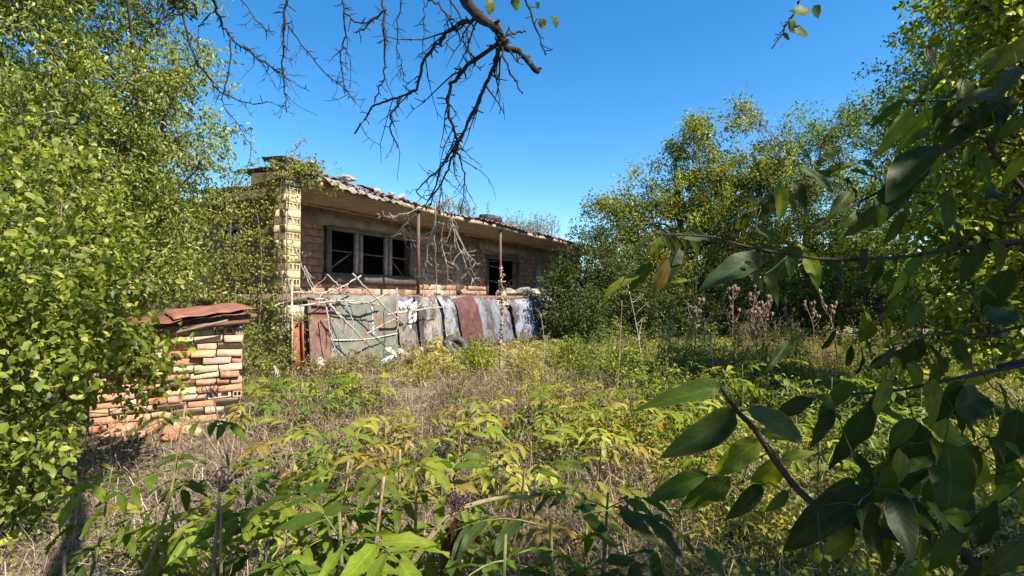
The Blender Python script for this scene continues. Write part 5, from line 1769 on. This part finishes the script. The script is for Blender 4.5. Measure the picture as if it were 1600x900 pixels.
WS = [('waist-high green weeds on the clearing right side', 'tall green weeds', G_LIVE + [(.30, .29, .06)], (.2, .2, .07), [(1.3, 8.0, .75), (2.0, 6.6, .7), (2.7, 8.4, .8), (3.4, 6.0, .6), (3.7, 8.0, .85), (4.6, 8.6, .9), (5.3, 7.4, .8), (6.3, 9.0, .9), (7.2, 8.2, .8), (2.3, 9.8, .8), (4.0, 10.4, .8)]),
      ('brown dry weeds below the teasels and dark bushes', 'brown dry weeds', [(.13, .095, .055), (.21, .155, .09), (.28, .22, .14)], (.2, .15, .10), [(3.2, 9.3, .8), (4.3, 9.4, .9), (5.2, 9.6, .85), (6.0, 9.8, .8), (7.4, 9.9, .9), (5.0, 10.8, .9)]),
      ('brown tangled weeds in the middle straw', 'brown tangled weeds', [(.10, .075, .05), (.20, .15, .10), (.30, .24, .16)], (.24, .18, .13), [(-1.6, 5.2, .35), (-.9, 5.6, .42), (-.3, 5.0, .35), (.2, 6.0, .45), (-1.9, 6.6, .35), (-.6, 6.8, .42), (.6, 4.3, .35), (-1.1, 4.2, .32), (-2.3, 5.4, .3), (.9, 6.6, .45)]),
      ('withered weeds at the foot of the leaning panels', 'withered weeds at the panels', [(.12, .10, .05), (.22, .18, .09), (.27, .25, .10)], (.26, .2, .14), [tuple(onplane(q, 575, 2.15)[:2]) + (h,) for q, h in ((495, .3), (540, .36), (585, .28), (632, .4), (672, .42), (760, .42), (825, .4))]),
      ('yellowing weeds in the middle of the clearing', 'yellowing weeds', [(.18, .20, .035), (.30, .29, .05), (.34, .27, .07)], (.24, .2, .1), [(.9, 5.2, .45), (.5, 8.2, .5), (1.4, 4.4, .4), (-1.3, 7.9, .3), (.35, 7.0, .3), (.9, 9.6, .5), (-.75, 8.8, .35), (1.6, 3.4, .4)])]
for lab, grp, pal, col, spots in WS:
    spots = sorted(spots, key=lambda q: q[0] / q[1])
    for k, (x, y, h) in enumerate(spots):
        which = 'leftmost' if k == 0 else 'rightmost' if k == len(spots) - 1 else ORD[k] + ' from left'
        weed_clump('weed_clump', x, y, h, 26, .26, pal, which + ' of the ' + lab, grp, col, ls=.065 if 'brown' not in lab else .045, asp=.32)

# ------------------------------------------------------------------ grass, straw and ground cover
def field(n, ymin, ymax, power, spread=1.12):
    Y = ymin + (ymax - ymin) * R.random(n) ** power
    X = R.uniform(-1, 1, n) * (Y * spread + .6)
    ok = ~in_house(X, Y, 1.5)
    ss = np.stack([X - SH0[0], Y - SH0[1]], -1)
    sx, sy = ss @ sd_[:2], -(ss @ sn[:2])
    ok &= ~((sx > -SLEN) & (sx < 0) & (sy > -.02) & (sy < SDEP))
    return X[ok], Y[ok]


def noise2(x, y, s, seed):
    rr = np.random.default_rng(seed)
    o = 0
    for k in range(5):
        a = rr.uniform(0, 6.28)
        f = s * rr.uniform(.6, 1.8)
        o = o + np.sin((x * math.cos(a) + y * math.sin(a)) * f + rr.uniform(0, 6.28))
    return o / 5


def blades(name, X, Y, H, width, lean_, palette, mat, tangle=.5, var=.2):
    n = len(X)
    Z = gh(X, Y)
    P = np.stack([X, Y, Z], -1)
    az = R.uniform(0, 6.28, n)
    ln = np.clip(R.normal(lean_, tangle, n), 0, 2.2)
    d = np.stack([np.cos(az) * np.sin(ln), np.sin(az) * np.sin(ln), np.cos(ln)], -1)
    d2 = norm(d + np.stack([np.cos(az) * .6, np.sin(az) * .6, -np.full(n, .35)], -1) + R.normal(0, .25, (n, 3)))
    sd = norm(np.stack([np.sin(az), -np.cos(az), R.normal(0, .3, n)], -1)) * (width * (1 + .12 * Y))[:, None]
    A = P
    Bm = A + d * (H * .5)[:, None]
    Tt = Bm + d2 * (H * .5)[:, None]
    Bm[:, 2] = np.maximum(Bm[:, 2], Z + .015)
    Tt[:, 2] = np.maximum(Tt[:, 2], Z + .02 + .06 * R.random(n))
    V = np.stack([A - sd, A + sd, Bm - sd * .8, Bm + sd * .8, Tt], 1).reshape(-1, 3)
    b = np.arange(n)[:, None] * 5
    F4 = b + np.array([[0, 1, 3, 2]])
    F3 = b + np.array([[2, 3, 4]])
    return mesh_np(name, V, [F4, F3], M[mat], tint=np.repeat(tints(n, palette, var), 5, 0))


X, Y = field(190000, 1.3, 15, 1.25)
k = (noise2(X, Y, 1.3, 5) + .55 - .10 * np.clip(X - .3, 0, 4) - .02 * (Y > 8) > R.uniform(-.4, .9, len(X)))
X, Y = X[k], Y[k]
H = R.uniform(.12, .50, len(X)) * (1 + .45 * noise2(X, Y, 1.3, 8))
tag(obj('dry_grass', blades('dry_grass', X, Y, H, .0016, 1.05, [(.07, .05, .035), (.21, .155, .105), (.36, .285, .20)], 'dry', .5, .3)), 'tangled dry straw-coloured grass covering the clearing', 'grass', kind='stuff')
X, Y = field(60000, 1.3, 14, 1.2)
k = noise2(X, Y, 1.1, 15) + .16 * np.clip(X - .3, -4, 4) > R.uniform(-.3, 1.0, len(X))
X, Y = X[k], Y[k]
tag(obj('green_grass', blades('green_grass', X, Y, R.uniform(.12, .42, len(X)), .0022, .45, [(.07, .10, .025), (.13, .16, .04), (.22, .22, .07)], 'leaf', .3)), 'green grass blades growing through the dry straw', 'grass', kind='stuff')
X, Y = field(80000, 1.5, 15, 1.15)
k = (noise2(X, Y, 1.0, 25) + .34 * np.clip(X - .6, -1.6, 3) + .10 * (Y > 7.5) > R.uniform(-.3, 1.2, len(X)))
X, Y = X[k], Y[k]
Z = gh(X, Y) + np.abs(R.normal(0, 1, len(X))) * (.06 + .10 * np.clip(noise2(X, Y, 1.6, 31) + .3, 0, 1))
cen = np.stack([X, Y, Z + .03], -1)
tag(obj('ground_cover', foliage_mesh('ground_cover', cen, 5, .05, .05, [(.08, .115, .02), (.16, .19, .03), (.26, .26, .05), (.30, .27, .08)], droop=.1, aspect=.6, upness=1.0)), 'low leafy weeds carpeting the clearing', 'ground cover', kind='stuff')
X, Y = field(9000, 1.5, 12, 1.2)
Z = gh(X, Y)
n = len(X)
P = np.stack([X, Y, Z + .02], -1)
d = norm(R.normal(0, 1, (n, 3)) * [1, 1, .25])
m_ = MB()
L = R.uniform(.15, .6, n)[:, None]
sdv = norm(np.cross(d, [0, 0, 1])) * .0022
V = np.stack([P - sdv, P + sdv, P + d * L + sdv + [0, 0, .06], P + d * L - sdv + [0, 0, .06]], 1).reshape(-1, 3)
F = np.arange(n)[:, None] * 4 + np.array([[0, 1, 2, 3]])
tag(obj('dead_stems', mesh_np('dead_stems', V, F, M['dry'], tint=np.repeat(tints(n, [(.3, .25, .18), (.5, .44, .34)], .15), 4, 0))), 'pale dead weed stems strewn through the straw', 'dead stems', kind='stuff')

X, Y = field(9000, 1.6, 12, 1.15)
n = len(X)
P = np.stack([X, Y, gh(X, Y) + .01 + .05 * R.random(n)], -1)
A = R.normal(0, 1, (n, 3)) * [1, 1, .3]
N = R.normal(0, .5, (n, 3)) + [0, 0, 1]
L = R.uniform(.025, .075, n)
V, F, k = leaves(P, A, N, L, L * .55, SMALL)
tag(obj('leaf_litter', mesh_np('leaf_litter', V, F, M['dry'], tint=np.repeat(tints(n, [(.09, .055, .03), (.20, .13, .06), (.30, .23, .10)], .25), k, 0))), 'fallen brown leaves scattered over the straw', 'leaf litter', kind='stuff')
